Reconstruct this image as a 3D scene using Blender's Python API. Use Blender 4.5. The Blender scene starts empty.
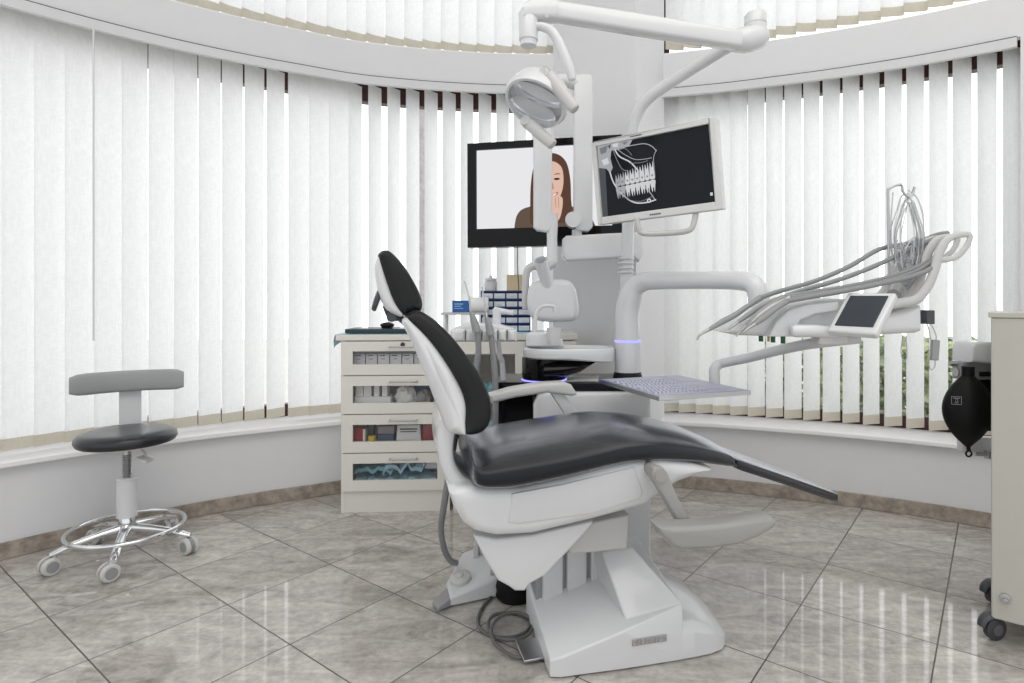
import bpy, bmesh, math, random
from mathutils import Vector, Matrix
random.seed(7)
PI = math.pi
sc = bpy.context.scene
COL = sc.collection
# ------------------------------------------------------------------ camera model
F, CU, CV, HC = 599.0, 548.0, 299.0, 1.2
def P(u, v, Y):
    return Vector(((u - CU) / F * Y, Y, HC + (CV - v) / F * Y))
def G(u, v):
    Y = F * HC / (v - CV)
    return Vector(((u - CU) / F * Y, Y, 0))
cam = bpy.data.cameras.new('camera'); co = bpy.data.objects.new('camera', cam); COL.objects.link(co)
co.location = (0, 0, HC); co.rotation_euler = (PI / 2, 0, 0)
cam.sensor_width = 36; cam.lens = F / 1024 * 36
cam.shift_x = -(CU - 512) / 1024; cam.shift_y = -(341.5 - CV) / 1024
cam.clip_end = 200; cam.clip_start = .02
sc.camera = co
sc.view_settings.view_transform = 'Standard'
sc.view_settings.look = 'None'
sc.view_settings.exposure = 0.0

# ------------------------------------------------------------------ materials
def new_mat(name):
    m = bpy.data.materials.new(name); m.use_nodes = True
    nt = m.node_tree; nt.nodes.clear()
    out = nt.nodes.new('ShaderNodeOutputMaterial')
    return m, nt, out
def srgb(r, g, b):
    f = lambda c: (c / 255 / 12.92) if c / 255 <= .04045 else ((c / 255 + .055) / 1.055) ** 2.4
    return (f(r), f(g), f(b), 1)
def mat(name, col, rough=.4, metal=0.0, var=.04, scale=14, bump=0.0, bscale=200, emit=0.0, coat=0.0, trans=0.0, alpha=1.0, spec=.5):
    m, nt, out = new_mat(name)
    b = nt.nodes.new('ShaderNodeBsdfPrincipled')
    tc = nt.nodes.new('ShaderNodeTexCoord')
    n = nt.nodes.new('ShaderNodeTexNoise'); n.inputs['Scale'].default_value = scale; n.inputs['Detail'].default_value = 3
    nt.links.new(tc.outputs['Object'], n.inputs['Vector'])
    mx = nt.nodes.new('ShaderNodeMixRGB')
    c = Vector(col[:3])
    mx.inputs[1].default_value = tuple(c * (1 - var)) + (1,)
    mx.inputs[2].default_value = tuple(min(1, x * (1 + var)) for x in c) + (1,)
    nt.links.new(n.outputs['Fac'], mx.inputs[0])
    nt.links.new(mx.outputs[0], b.inputs['Base Color'])
    b.inputs['Roughness'].default_value = rough
    b.inputs['Metallic'].default_value = metal; b.inputs['Specular IOR Level'].default_value = spec
    b.inputs['Coat Weight'].default_value = coat
    b.inputs['Coat Roughness'].default_value = .08
    b.inputs['Transmission Weight'].default_value = trans
    b.inputs['Alpha'].default_value = alpha
    if emit:
        nt.links.new(mx.outputs[0], b.inputs['Emission Color']); b.inputs['Emission Strength'].default_value = emit
    if bump:
        n2 = nt.nodes.new('ShaderNodeTexNoise'); n2.inputs['Scale'].default_value = bscale; n2.inputs['Detail'].default_value = 2
        nt.links.new(tc.outputs['Object'], n2.inputs['Vector'])
        bp = nt.nodes.new('ShaderNodeBump'); bp.inputs['Strength'].default_value = bump; bp.inputs['Distance'].default_value = .002
        nt.links.new(n2.outputs['Fac'], bp.inputs['Height']); nt.links.new(bp.outputs[0], b.inputs['Normal'])
    nt.links.new(b.outputs[0], out.inputs[0])
    return m
def glass(name, tint=(1, 1, 1), gloss=.12, rough=.03, op=0.0):
    m, nt, out = new_mat(name)
    t = nt.nodes.new('ShaderNodeBsdfTransparent'); t.inputs[0].default_value = (*tint, 1)
    g = nt.nodes.new('ShaderNodeBsdfGlossy'); g.inputs['Roughness'].default_value = rough
    lw = nt.nodes.new('ShaderNodeLayerWeight'); lw.inputs[0].default_value = .35
    mt = nt.nodes.new('ShaderNodeMath'); mt.operation = 'MULTIPLY_ADD'
    mt.inputs[1].default_value = gloss * 3; mt.inputs[2].default_value = gloss * .35 + op
    mx = nt.nodes.new('ShaderNodeMixShader')
    nt.links.new(lw.outputs['Fresnel'], mt.inputs[0]); nt.links.new(mt.outputs[0], mx.inputs[0])
    nt.links.new(t.outputs[0], mx.inputs[1]); nt.links.new(g.outputs[0], mx.inputs[2])
    nt.links.new(mx.outputs[0], out.inputs[0])
    return m
def emis(name, col, s=1.0):
    m, nt, out = new_mat(name)
    e = nt.nodes.new('ShaderNodeEmission'); e.inputs[0].default_value = col; e.inputs[1].default_value = s
    nt.links.new(e.outputs[0], out.inputs[0]); return m

M = {}
M['wall'] = mat('wall_paint', srgb(226, 226, 228), .75, bump=.08, bscale=350, var=.015)
M['ceil'] = mat('ceiling_paint', srgb(235, 235, 233), .8, var=.02)
M['sill'] = mat('sill_lacquer', srgb(243, 243, 243), .3, var=.01)
M['white'] = mat('white_plastic', srgb(217, 218, 220), .22, var=.015, coat=.3)
M['white2'] = mat('white_lacquered_metal', srgb(210, 211, 213), .3, var=.015)
M['cream'] = mat('cream_laminate', srgb(228, 225, 218), .45, var=.015)
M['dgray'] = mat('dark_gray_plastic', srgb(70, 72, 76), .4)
M['gray'] = mat('light_gray_plastic', srgb(197, 197, 196), .35, var=.02)
M['mgray'] = mat('mid_gray_plastic', srgb(150, 151, 153), .4, var=.03)
M['hose'] = mat('gray_silicone_hose', srgb(138, 139, 141), .5, var=.03)
M['black'] = mat('black_gloss_plastic', srgb(14, 14, 17), .12, spec=.22)
M['blackm'] = mat('black_matte_plastic', srgb(24, 24, 26), .5, spec=.25)
M['leather'] = mat('black_upholstery', srgb(27, 28, 30), .42, var=.1, bump=.1, bscale=260, spec=.28)
def vinyl():
    m, nt, out = new_mat('black_seat_vinyl')
    d = nt.nodes.new('ShaderNodeBsdfPrincipled'); d.inputs['Roughness'].default_value = .5; d.inputs['Specular IOR Level'].default_value = .15
    tc = nt.nodes.new('ShaderNodeTexCoord'); n = nt.nodes.new('ShaderNodeTexNoise'); n.inputs['Scale'].default_value = 9
    nt.links.new(tc.outputs['Object'], n.inputs['Vector'])
    mx = nt.nodes.new('ShaderNodeMixRGB'); mx.inputs[1].default_value = srgb(24, 25, 29); mx.inputs[2].default_value = srgb(32, 33, 38)
    nt.links.new(n.outputs['Fac'], mx.inputs[0]); nt.links.new(mx.outputs[0], d.inputs['Base Color'])
    g = nt.nodes.new('ShaderNodeBsdfGlossy'); g.inputs['Roughness'].default_value = .24; g.inputs[0].default_value = (.93, .95, 1, 1)
    lw = nt.nodes.new('ShaderNodeLayerWeight'); lw.inputs[0].default_value = .5
    p = nt.nodes.new('ShaderNodeMath'); p.operation = 'POWER'; p.inputs[1].default_value = 2.3
    q = nt.nodes.new('ShaderNodeMath'); q.operation = 'MULTIPLY_ADD'; q.inputs[1].default_value = .97; q.inputs[2].default_value = .01
    nt.links.new(lw.outputs['Facing'], p.inputs[0]); nt.links.new(p.outputs[0], q.inputs[0])
    ms = nt.nodes.new('ShaderNodeMixShader'); nt.links.new(q.outputs[0], ms.inputs[0]); nt.links.new(d.outputs[0], ms.inputs[1]); nt.links.new(g.outputs[0], ms.inputs[2])
    nt.links.new(ms.outputs[0], out.inputs[0]); return m
M['seatskin'] = vinyl()
M['stoolskin'] = mat('black_stool_vinyl', srgb(28, 30, 36), .3, var=.1, bump=.1, bscale=260, coat=.2)
M['stoolback'] = mat('gray_stool_foam', srgb(158, 161, 162), .45, var=.04, bump=.1)
M['chrome'] = mat('polished_chrome', (.78, .79, .8, 1), .1, metal=1.0, var=.03)
M['steel'] = mat('brushed_steel', (.5, .5, .51, 1), .28, metal=1.0, var=.08, bump=.05)
M['brown'] = mat('dark_brown_window_frame', srgb(62, 28, 26), .45, var=.1)
M['rubber'] = mat('black_rubber', srgb(15, 15, 16), .5, spec=.22, var=.15, bump=.2, bscale=120)
M['cart'] = mat('greige_cart_metal', srgb(192, 191, 181), .4, var=.015)
M['caster'] = mat('dark_caster_rubber', srgb(62, 62, 66), .5)
M['lcaster'] = mat('pale_caster_plastic', srgb(205, 204, 200), .45)
M['glass'] = glass('window_glass', gloss=.06)
M['dglass'] = glass('drawer_glass', gloss=.06)
M['clear'] = glass('clear_plastic', (.93, .94, .95), gloss=.35, rough=.1)
M['cup'] = mat('translucent_cup_plastic', srgb(240, 240, 240), .3, trans=.3)
M['blue_led'] = emis('blue_indicator_light', (.25, .25, 1, 1), 2.2)
M['screen_dark'] = mat('dark_display_glass', srgb(52, 58, 66), .08, var=.25, scale=5)
M['blue'] = mat('blue_printed_cardboard', srgb(30, 95, 165), .5, var=.2, scale=40)
M['navy'] = mat('navy_plastic', srgb(38, 48, 110), .4)
M['cloth_blue'] = mat('pale_blue_nonwoven_cloth', srgb(185, 226, 242), .8, var=.08, bump=.3)
M['teal'] = mat('dark_teal_tray', srgb(22, 50, 58), .35)
M['tealmask'] = mat('teal_paper', srgb(135, 190, 200), .8, var=.2, scale=30)
M['bluepaper'] = mat('pale_blue_paper', srgb(175, 212, 228), .8, var=.15, scale=25)
M['tan'] = mat('tan_cardboard', srgb(222, 205, 170), .7)
M['paper'] = mat('white_cardboard', srgb(236, 236, 236), .6, var=.03)
M['ink'] = mat('gray_ink', srgb(95, 97, 102), .6)
M['redp'] = mat('red_packaging', srgb(176, 38, 46), .45, var=.1)
M['maroon'] = mat('patterned_dark_red_foil', srgb(150, 50, 58), .4, var=.35, scale=60)
M['yellow'] = mat('yellow_packaging', srgb(215, 190, 40), .5)
M['bluegray'] = mat('blue_gray_packaging', srgb(70, 84, 105), .5)
M['plumtray'] = mat('pale_plum_plastic', srgb(142, 135, 142), .4)
M['key'] = mat('pale_silver_keys', srgb(186, 188, 204), .4, var=.02)
M['keyb'] = mat('silver_keyboard_shell', srgb(168, 170, 188), .4, var=.03)
M['green'] = mat('green_plug', srgb(20, 92, 60), .4)
M['amber'] = mat('amber_plug', srgb(190, 150, 60), .4)
M['bag_ink'] = mat('pale_gray_print', srgb(150, 150, 150), .6)
M['concrete'] = mat('outdoor_paving', srgb(205, 203, 198), .9, var=.1, scale=2)
M['render'] = mat('pale_outdoor_plaster', srgb(225, 225, 225), .9, var=.05)
M['bark'] = mat('grey_bark', srgb(196, 190, 194), .9, var=.35, scale=20, bump=.6, bscale=30)
M['outglass'] = mat('outdoor_window_glass', srgb(200, 204, 210), .3)
M['armshade'] = mat('shaded_grey_armrest_foam', srgb(160, 159, 156), .4, var=.03)  # near armrest only: its shade is put into a darker grey
M['mirror'] = mat('bright_reflector', (.9, .92, .95, 1), .18, metal=1.0, var=.03)
M['dgray2'] = mat('dark_hub_plastic', srgb(88, 88, 92), .45)
M['bezel'] = mat('silver_bezel', srgb(214, 214, 214), .35)
M['lens'] = mat('pale_lamp_lens', srgb(225, 232, 240), .06, alpha=.16)
M['tube'] = mat('clear_tube', srgb(205, 207, 210), .15, alpha=.55)
def leaf_mat():
    m, nt, out = new_mat('hedge_leaf')
    b = nt.nodes.new('ShaderNodeBsdfPrincipled'); b.inputs['Roughness'].default_value = .7
    tc = nt.nodes.new('ShaderNodeTexCoord'); n = nt.nodes.new('ShaderNodeTexNoise'); n.inputs['Scale'].default_value = 14
    nt.links.new(tc.outputs['Object'], n.inputs['Vector'])
    r = nt.nodes.new('ShaderNodeValToRGB'); e = r.color_ramp.elements
    e[0].position = .36; e[0].color = srgb(125, 150, 100); e[1].position = .6; e[1].color = srgb(215, 222, 175)
    x = e.new(.68); x.color = srgb(190, 190, 235)
    nt.links.new(n.outputs['Fac'], r.inputs[0]); nt.links.new(r.outputs[0], b.inputs['Base Color']); nt.links.new(b.outputs[0], out.inputs[0])
    return m
M['leaf'] = leaf_mat()
def vane_mat(name, col, tr):
    m, nt, out = new_mat(name)
    tc = nt.nodes.new('ShaderNodeTexCoord'); mp = nt.nodes.new('ShaderNodeMapping'); mp.inputs['Scale'].default_value = (160, 160, 25)
    n = nt.nodes.new('ShaderNodeTexNoise'); n.inputs['Scale'].default_value = 1.0; n.inputs['Detail'].default_value = 4
    mp2 = nt.nodes.new('ShaderNodeMapping'); mp2.inputs['Scale'].default_value = (30, 30, 260)
    n2 = nt.nodes.new('ShaderNodeTexNoise'); n2.inputs['Scale'].default_value = 1.0
    nt.links.new(tc.outputs['Object'], mp.inputs[0]); nt.links.new(mp.outputs[0], n.inputs['Vector'])
    nt.links.new(tc.outputs['Object'], mp2.inputs[0]); nt.links.new(mp2.outputs[0], n2.inputs['Vector'])
    ad = nt.nodes.new('ShaderNodeMath'); ad.operation = 'ADD'
    nt.links.new(n.outputs['Fac'], ad.inputs[0]); nt.links.new(n2.outputs['Fac'], ad.inputs[1])
    r = nt.nodes.new('ShaderNodeValToRGB'); e = r.color_ramp.elements
    e[0].position = .35; e[0].color = tuple(c * .9 for c in col[:3]) + (1,); e[1].position = .65; e[1].color = col
    hf = nt.nodes.new('ShaderNodeMath'); hf.operation = 'MULTIPLY'; hf.inputs[1].default_value = .5
    nt.links.new(ad.outputs[0], hf.inputs[0]); nt.links.new(hf.outputs[0], r.inputs[0])
    d = nt.nodes.new('ShaderNodeBsdfDiffuse'); t = nt.nodes.new('ShaderNodeBsdfTranslucent')
    nt.links.new(r.outputs[0], d.inputs[0]); nt.links.new(r.outputs[0], t.inputs[0])
    mx = nt.nodes.new('ShaderNodeMixShader'); mx.inputs[0].default_value = tr
    nt.links.new(d.outputs[0], mx.inputs[1]); nt.links.new(t.outputs[0], mx.inputs[2]); nt.links.new(mx.outputs[0], out.inputs[0])
    return m
M['vane'] = vane_mat('woven_blind_fabric', srgb(248, 249, 249), .47)
M['hem'] = vane_mat('blind_hem_fabric', srgb(230, 226, 214), .4)
TILE = .45
def floor_mat():
    m, nt, out = new_mat('stone_floor_tiles')
    L = nt.links.new
    b = nt.nodes.new('ShaderNodeBsdfPrincipled')
    tc = nt.nodes.new('ShaderNodeTexCoord')
    def dot(e):
        d = nt.nodes.new('ShaderNodeVectorMath'); d.operation = 'DOT_PRODUCT'
        s = nt.nodes.new('ShaderNodeVectorMath'); s.operation = 'SUBTRACT'; s.inputs[1].default_value = (-.627, 2.441, 0)
        L(tc.outputs['Object'], s.inputs[0]); L(s.outputs[0], d.inputs[0]); d.inputs[1].default_value = (e[0] / TILE, e[1] / TILE, 0)
        return d.outputs['Value']
    def mth(op, a, bb=None):
        n = nt.nodes.new('ShaderNodeMath'); n.operation = op
        for i, x in enumerate((a, bb)):
            if x is None: continue
            if isinstance(x, (int, float)): n.inputs[i].default_value = x
            else: L(x, n.inputs[i])
        return n.outputs[0]
    A = dot((.6, .8)); Bv = dot((-.8, .6))
    def edge(x):
        f = mth('FRACT', x); return mth('SUBTRACT', .5, mth('ABSOLUTE', mth('SUBTRACT', f, .5)))
    ed = mth('MINIMUM', edge(A), edge(Bv))
    grout = mth('LESS_THAN', ed, .0055)
    cell = nt.nodes.new('ShaderNodeCombineXYZ'); L(mth('FLOOR', A), cell.inputs[0]); L(mth('FLOOR', Bv), cell.inputs[1])
    wn = nt.nodes.new('ShaderNodeTexWhiteNoise'); wn.noise_dimensions = '2D'; L(cell.outputs[0], wn.inputs['Vector'])
    off = nt.nodes.new('ShaderNodeVectorMath'); off.operation = 'MULTIPLY_ADD'; L(wn.outputs['Color'], off.inputs[0]); off.inputs[1].default_value = (20, 20, 20)
    L(tc.outputs['Object'], off.inputs[2])
    mp = nt.nodes.new('ShaderNodeMapping'); mp.inputs['Rotation'].default_value = (0, 0, .55); mp.inputs['Scale'].default_value = (2.2, 6, 1)
    L(off.outputs[0], mp.inputs[0])
    n1 = nt.nodes.new('ShaderNodeTexNoise'); n1.inputs['Scale'].default_value = 1.6; n1.inputs['Detail'].default_value = 8; n1.inputs['Roughness'].default_value = .68; n1.inputs['Distortion'].default_value = 1.6
    L(mp.outputs[0], n1.inputs['Vector'])
    n2 = nt.nodes.new('ShaderNodeTexNoise'); n2.inputs['Scale'].default_value = 34; n2.inputs['Detail'].default_value = 5; n2.inputs['Roughness'].default_value = .7
    L(off.outputs[0], n2.inputs['Vector'])
    r = nt.nodes.new('ShaderNodeValToRGB'); e = r.color_ramp.elements
    e[0].position = .32; e[0].color = srgb(142, 137, 132); e[1].position = .7; e[1].color = srgb(220, 215, 208)
    x = e.new(.5); x.color = srgb(182, 177, 171)
    fac = mth('ADD', mth('MULTIPLY', n1.outputs['Fac'], .64), mth('MULTIPLY', n2.outputs['Fac'], .36))
    fac = mth('ADD', fac, mth('MULTIPLY', mth('SUBTRACT', wn.outputs['Value'], .5), .07))
    L(fac, r.inputs[0])
    mx = nt.nodes.new('ShaderNodeMixRGB'); L(grout, mx.inputs[0]); L(r.outputs[0], mx.inputs[1]); mx.inputs[2].default_value = srgb(78, 72, 68)
    L(mx.outputs[0], b.inputs['Base Color'])
    rr = mth('ADD', mth('MULTIPLY', grout, .5), mth('ADD', .035, mth('MULTIPLY', n2.outputs['Fac'], .05)))
    L(rr, b.inputs['Roughness']); b.inputs['IOR'].default_value = 1.72
    bp = nt.nodes.new('ShaderNodeBump'); bp.inputs['Strength'].default_value = .15; bp.inputs['Distance'].default_value = .002
    L(mth('SUBTRACT', 1.0, grout), bp.inputs['Height']); L(bp.outputs[0], b.inputs['Normal'])
    L(b.outputs[0], out.inputs[0])
    return m
M['floor'] = floor_mat()
def base_mat():
    m, nt, out = new_mat('stone_skirting')
    b = nt.nodes.new('ShaderNodeBsdfPrincipled'); b.inputs['Roughness'].default_value = .35
    tc = nt.nodes.new('ShaderNodeTexCoord'); n1 = nt.nodes.new('ShaderNodeTexNoise'); n1.inputs['Scale'].default_value = 18; n1.inputs['Detail'].default_value = 7; n1.inputs['Roughness'].default_value = .7
    nt.links.new(tc.outputs['Object'], n1.inputs['Vector'])
    r = nt.nodes.new('ShaderNodeValToRGB'); e = r.color_ramp.elements
    e[0].position = .3; e[0].color = srgb(122, 113, 104); e[1].position = .72; e[1].color = srgb(192, 181, 167)
    nt.links.new(n1.outputs['Fac'], r.inputs[0]); nt.links.new(r.outputs[0], b.inputs['Base Color']); nt.links.new(b.outputs[0], out.inputs[0])
    return m
M['base'] = base_mat()

# ------------------------------------------------------------------ mesh builder
def frame_from(p0, p1):
    d = (p1 - p0).normalized()
    a = Vector((0, 0, 1)) if abs(d.z) < .9 else Vector((1, 0, 0))
    x = a.cross(d).normalized(); y = d.cross(x)
    return x, y, d
def spl(pts, n=6, closed=False):
    pts = [Vector(p) for p in pts]; out = []; N = len(pts)
    rng = range(N if closed else N - 1)
    for i in rng:
        if closed: p0, p1, p2, p3 = pts[i - 1], pts[i], pts[(i + 1) % N], pts[(i + 2) % N]
        else: p0, p1, p2, p3 = pts[max(i - 1, 0)], pts[i], pts[i + 1], pts[min(i + 2, N - 1)]
        for k in range(n):
            t = k / n
            out.append(.5 * ((2 * p1) + (p2 - p0) * t + (2 * p0 - 5 * p1 + 4 * p2 - p3) * t * t + (3 * p1 - p0 - 3 * p2 + p3) * t ** 3))
    if not closed: out.append(pts[-1].copy())
    return out
class MB:
    def __init__(s): s.v = []; s.f = []; s.m = []; s.cur = 0
    def add(s, vs, fs):
        o = len(s.v); s.v += [Vector(x) for x in vs]
        for f in fs: s.f.append([i + o for i in f]); s.m.append(s.cur)
        return s
    def box(s, c, d, rot=None, taper=None):
        c = Vector(c); hx, hy, hz = d[0] / 2, d[1] / 2, d[2] / 2
        vs = []
        for z in (-1, 1):
            k = 1 if z < 0 or taper is None else taper
            for x, y in ((-1, -1), (1, -1), (1, 1), (-1, 1)):
                p = Vector((x * hx * k, y * hy * k, z * hz))
                if rot is not None: p = rot @ p
                vs.append(c + p)
        return s.add(vs, [(3, 2, 1, 0), (4, 5, 6, 7), (0, 1, 5, 4), (1, 2, 6, 5), (2, 3, 7, 6), (3, 0, 4, 7)])
    def box2(s, a, b):
        a = Vector(a); b = Vector(b); return s.box((a + b) / 2, [abs(x) for x in (b - a)])
    def loft(s, secs, cap=True, closed=True):
        n = len(secs[0]); vs = [p for q in secs for p in q]; fs = []
        for i in range(len(secs) - 1):
            for j in range(n if closed else n - 1):
                k = (j + 1) % n
                fs.append((i * n + j, i * n + k, (i + 1) * n + k, (i + 1) * n + j))
        if cap:
            fs.append(tuple(range(n - 1, -1, -1))); L = (len(secs) - 1) * n; fs.append(tuple(range(L, L + n)))
        return s.add(vs, fs)
    def cyl(s, p0, p1, r0, r1=None, n=20):
        p0 = Vector(p0); p1 = Vector(p1); r1 = r0 if r1 is None else r1
        x, y, d = frame_from(p0, p1)
        ring = lambda p, r: [p + (x * math.cos(2 * PI * i / n) + y * math.sin(2 * PI * i / n)) * r for i in range(n)]
        return s.loft([ring(p0, r0), ring(p1, r1)])
    def lathe(s, prof, o=(0, 0, 0), ax=(0, 0, 1), n=28, sx=1, sy=1, xdir=None):
        o = Vector(o); d = Vector(ax).normalized()
        x, y, d = frame_from(o, o + d)
        if xdir is not None:
            x = (Vector(xdir) - Vector(xdir).dot(d) * d).normalized(); y = d.cross(x)
        secs = [[o + d * h + (x * math.cos(2 * PI * i / n) * sx + y * math.sin(2 * PI * i / n) * sy) * max(r, 1e-4) for i in range(n)] for r, h in prof]
        return s.loft(secs)
    def tube(s, pts, r, n=10, sm=6, flat=1.0, flatdir=None):
        pts = [Vector(p) for p in pts]
        rs = list(r) if isinstance(r, (list, tuple)) else [r] * len(pts)
        if sm > 1:
            q = spl(pts, sm); rr = []
            for i in range(len(q)):
                t = i / sm; k = min(int(t), len(rs) - 2); rr.append(rs[k] + (rs[k + 1] - rs[k]) * (t - k))
            pts, rs = q, rr
        secs = []; x = None
        for i, p in enumerate(pts):
            d = (pts[min(i + 1, len(pts) - 1)] - pts[max(i - 1, 0)])
            if d.length < 1e-9: d = Vector((0, 0, 1))
            d.normalize()
            if flatdir is not None:
                x = Vector(flatdir); x = (x - x.dot(d) * d).normalized()
            elif x is None:
                x, _, _ = frame_from(Vector(), d)
            else:
                x = (x - x.dot(d) * d).normalized()
            y = d.cross(x)
            secs.append([p + (x * math.cos(2 * PI * j / n) * flat + y * math.sin(2 * PI * j / n)) * rs[i] for j in range(n)])
        return s.loft(secs)
    def ball(s, c, r, n=14, rot=None):
        c = Vector(c); r = (r, r, r) if isinstance(r, (int, float)) else r
        secs = []
        for i in range(n + 1):
            a = PI * i / n - PI / 2
            ring = []
            for j in range(2 * n):
                b = PI * j / n; cr = max(math.cos(a), 1e-3)
                p = Vector((r[0] * cr * math.cos(b), r[1] * cr * math.sin(b), r[2] * math.sin(a)))
                if rot is not None: p = rot @ p
                ring.append(c + p)
            secs.append(ring)
        return s.loft(secs)
    def pillow(s, prof, w, r, f, n=4, wf=None):
        """profile (a,b) swept over thickness 2w with edges rounded by r; f(a,t,b)->point"""
        prof = [Vector((p[0], p[1])) for p in prof]; N = len(prof)
        area = sum(prof[i].x * prof[(i + 1) % N].y - prof[(i + 1) % N].x * prof[i].y for i in range(N))
        if area < 0: prof.reverse()
        Rm = []
        for i in range(N):
            a, b, c = prof[i - 1], prof[i], prof[(i + 1) % N]
            e1 = (b - a).normalized() if (b - a).length > 1e-9 else Vector((1, 0)); e2 = (c - b).normalized() if (c - b).length > 1e-9 else e1
            nn = Vector((-e1.y - e2.y, e1.x + e2.x)); nn = nn.normalized() if nn.length > 1e-6 else Vector((-e1.y, e1.x))
            m = 9
            for j in range(N):
                q = prof[j] - b; dn = q.dot(nn)
                if j != i and dn > 1e-7: m = min(m, q.length_squared / (2 * dn))
                q = (prof[j] + prof[(j + 1) % N]) / 2 - b; dn = q.dot(nn)
                if dn > 1e-7 and j != i and (j + 1) % N != i: m = min(m, q.length_squared / (2 * dn))
            Rm.append(m * .8)
        Rm = [min(Rm[i], (Rm[i - 1] + Rm[i] + Rm[(i + 1) % N]) / 3 * 1.05) for i in range(N)]
        def inset(d0):
            out = []
            for i in range(N):
                a, b, c = prof[i - 1], prof[i], prof[(i + 1) % N]
                e1 = (b - a); e2 = (c - b)
                e1 = e1.normalized() if e1.length > 1e-9 else Vector((1, 0)); e2 = e2.normalized() if e2.length > 1e-9 else e1
                nn = Vector((-e1.y - e2.y, e1.x + e2.x))
                nn = nn.normalized() if nn.length > 1e-6 else Vector((-e1.y, e1.x))
                k = max(.5, nn.dot(Vector((-e1.y, e1.x))))
                out.append(b + nn * min(d0 / k, d0 * 1.5, Rm[i] * (d0 / r) ** .7))
            return out
        secs = []
        seq = [(-(w - r) - r * math.cos(a), r * (1 - math.sin(a))) for a in [i / n * PI / 2 for i in range(n + 1)]]
        seq += [(-t, d) for t, d in reversed(seq)]
        for t, d in seq:
            secs.append([f(p.x, t * (wf(p.x, p.y) if wf else 1), p.y) for p in inset(d)])
        return s.loft(secs)
    def build(s, name, m, parent=None, local=False, smooth=40, bevel=0, bseg=2, sub=0, label=None):
        me = bpy.data.meshes.new(name)
        vs = s.v
        if parent is not None and not local:
            inv = rootmat(parent).inverted(); vs = [inv @ p for p in vs]
        org = Vector((0, 0, 0))
        me.from_pydata([tuple(p) for p in vs], [], s.f)
        ms = m if isinstance(m, (list, tuple)) else [m]
        for q in ms: me.materials.append(q)
        for p, k in zip(me.polygons, s.m): p.material_index = min(k, len(ms) - 1)
        bm = bmesh.new(); bm.from_mesh(me); bmesh.ops.remove_doubles(bm, verts=bm.verts, dist=1e-6)
        bmesh.ops.recalc_face_normals(bm, faces=bm.faces); bm.to_mesh(me); bm.free()
        if smooth:
            me.polygons.foreach_set('use_smooth', [True] * len(me.polygons)); me.set_sharp_from_angle(angle=math.radians(smooth))
        o = bpy.data.objects.new(name, me); COL.objects.link(o)
        if parent is not None: o.parent = parent
        if bevel:
            b = o.modifiers.new('bevel', 'BEVEL'); b.width = bevel; b.segments = bseg; b.limit_method = 'ANGLE'; b.angle_limit = math.radians(35); b.harden_normals = False
        if sub:
            q = o.modifiers.new('sub', 'SUBSURF'); q.levels = sub; q.render_levels = sub
        if label: o['label'] = label
        return o
def rootmat(o):
    m = o.matrix_basis.copy()
    while o.parent is not None:
        o = o.parent; m = o.matrix_basis @ m
    return m
def thing(name, label, cat, loc=(0, 0, 0), rz=0, group=None):
    o = bpy.data.objects.new(name, None); COL.objects.link(o); o.empty_display_size = .1
    o.location = loc; o.rotation_euler = (0, 0, rz)
    o.matrix_basis = Matrix.Translation(Vector(loc)) @ Matrix.Rotation(rz, 4, 'Z')
    o['label'] = label; o['category'] = cat
    if group: o['group'] = group
    return o
def tag(o, label, cat, group=None, kind=None):
    o['label'] = label; o['category'] = cat
    if group: o['group'] = group
    if kind: o['kind'] = kind
    return o
def struct(o): o['kind'] = 'structure'; return o
def dup(o, parent=None):
    c = o.copy(); COL.objects.link(c)
    if parent is not None: c.parent = parent
    for ch in list(o.children): dup(ch, c)
    return c
def text_mb(txt, size, mtx, depth=.0006):
    cu = bpy.data.curves.new('t', 'FONT'); cu.body = txt; cu.size = size; cu.extrude = depth; cu.align_x = 'CENTER'; cu.align_y = 'CENTER'
    o = bpy.data.objects.new('t', cu); COL.objects.link(o)
    me = bpy.data.meshes.new_from_object(o)
    mb = MB(); mb.add([mtx @ v.co for v in me.vertices], [tuple(p.vertices) for p in me.polygons])
    bpy.data.objects.remove(o); bpy.data.curves.remove(cu); bpy.data.meshes.remove(me)
    return mb

# ------------------------------------------------------------------ room shell
CX, CY = .045, .6
RT = [(-90, 3.34), (-50, 3.35), (-27, 3.365), (-22, 3.388), (-10, 3.365), (0, 3.35), (14, 3.31), (24, 3.31), (32, 3.345), (42, 3.41), (50, 3.47), (90, 3.6)]
def RW(th):
    for (a, ra), (b, rb) in zip(RT, RT[1:]):
        if a <= th <= b: return ra + (rb - ra) * (th - a) / (b - a)
    return 3.4
def W(th, dr=0, z=0):
    R = RW(th) + dr; a = math.radians(th)
    return Vector((CX + R * math.sin(a), CY + R * math.cos(a), z))
def arc(mb, t0, t1, d0, d1, z0, z1, step=1.5):
    n = max(1, int(round((t1 - t0) / step)))
    secs = []
    for i in range(n + 1):
        t = t0 + (t1 - t0) * i / n
        secs.append([W(t, d0, z0), W(t, d1, z0), W(t, d1, z1), W(t, d0, z1)])
    return mb.loft(secs)
TH_L0, TH_L1, TH_R0, TH_R1, TH_END = -84, .5, 11.8, 43.9, 78
CEIL = 4.2
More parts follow.
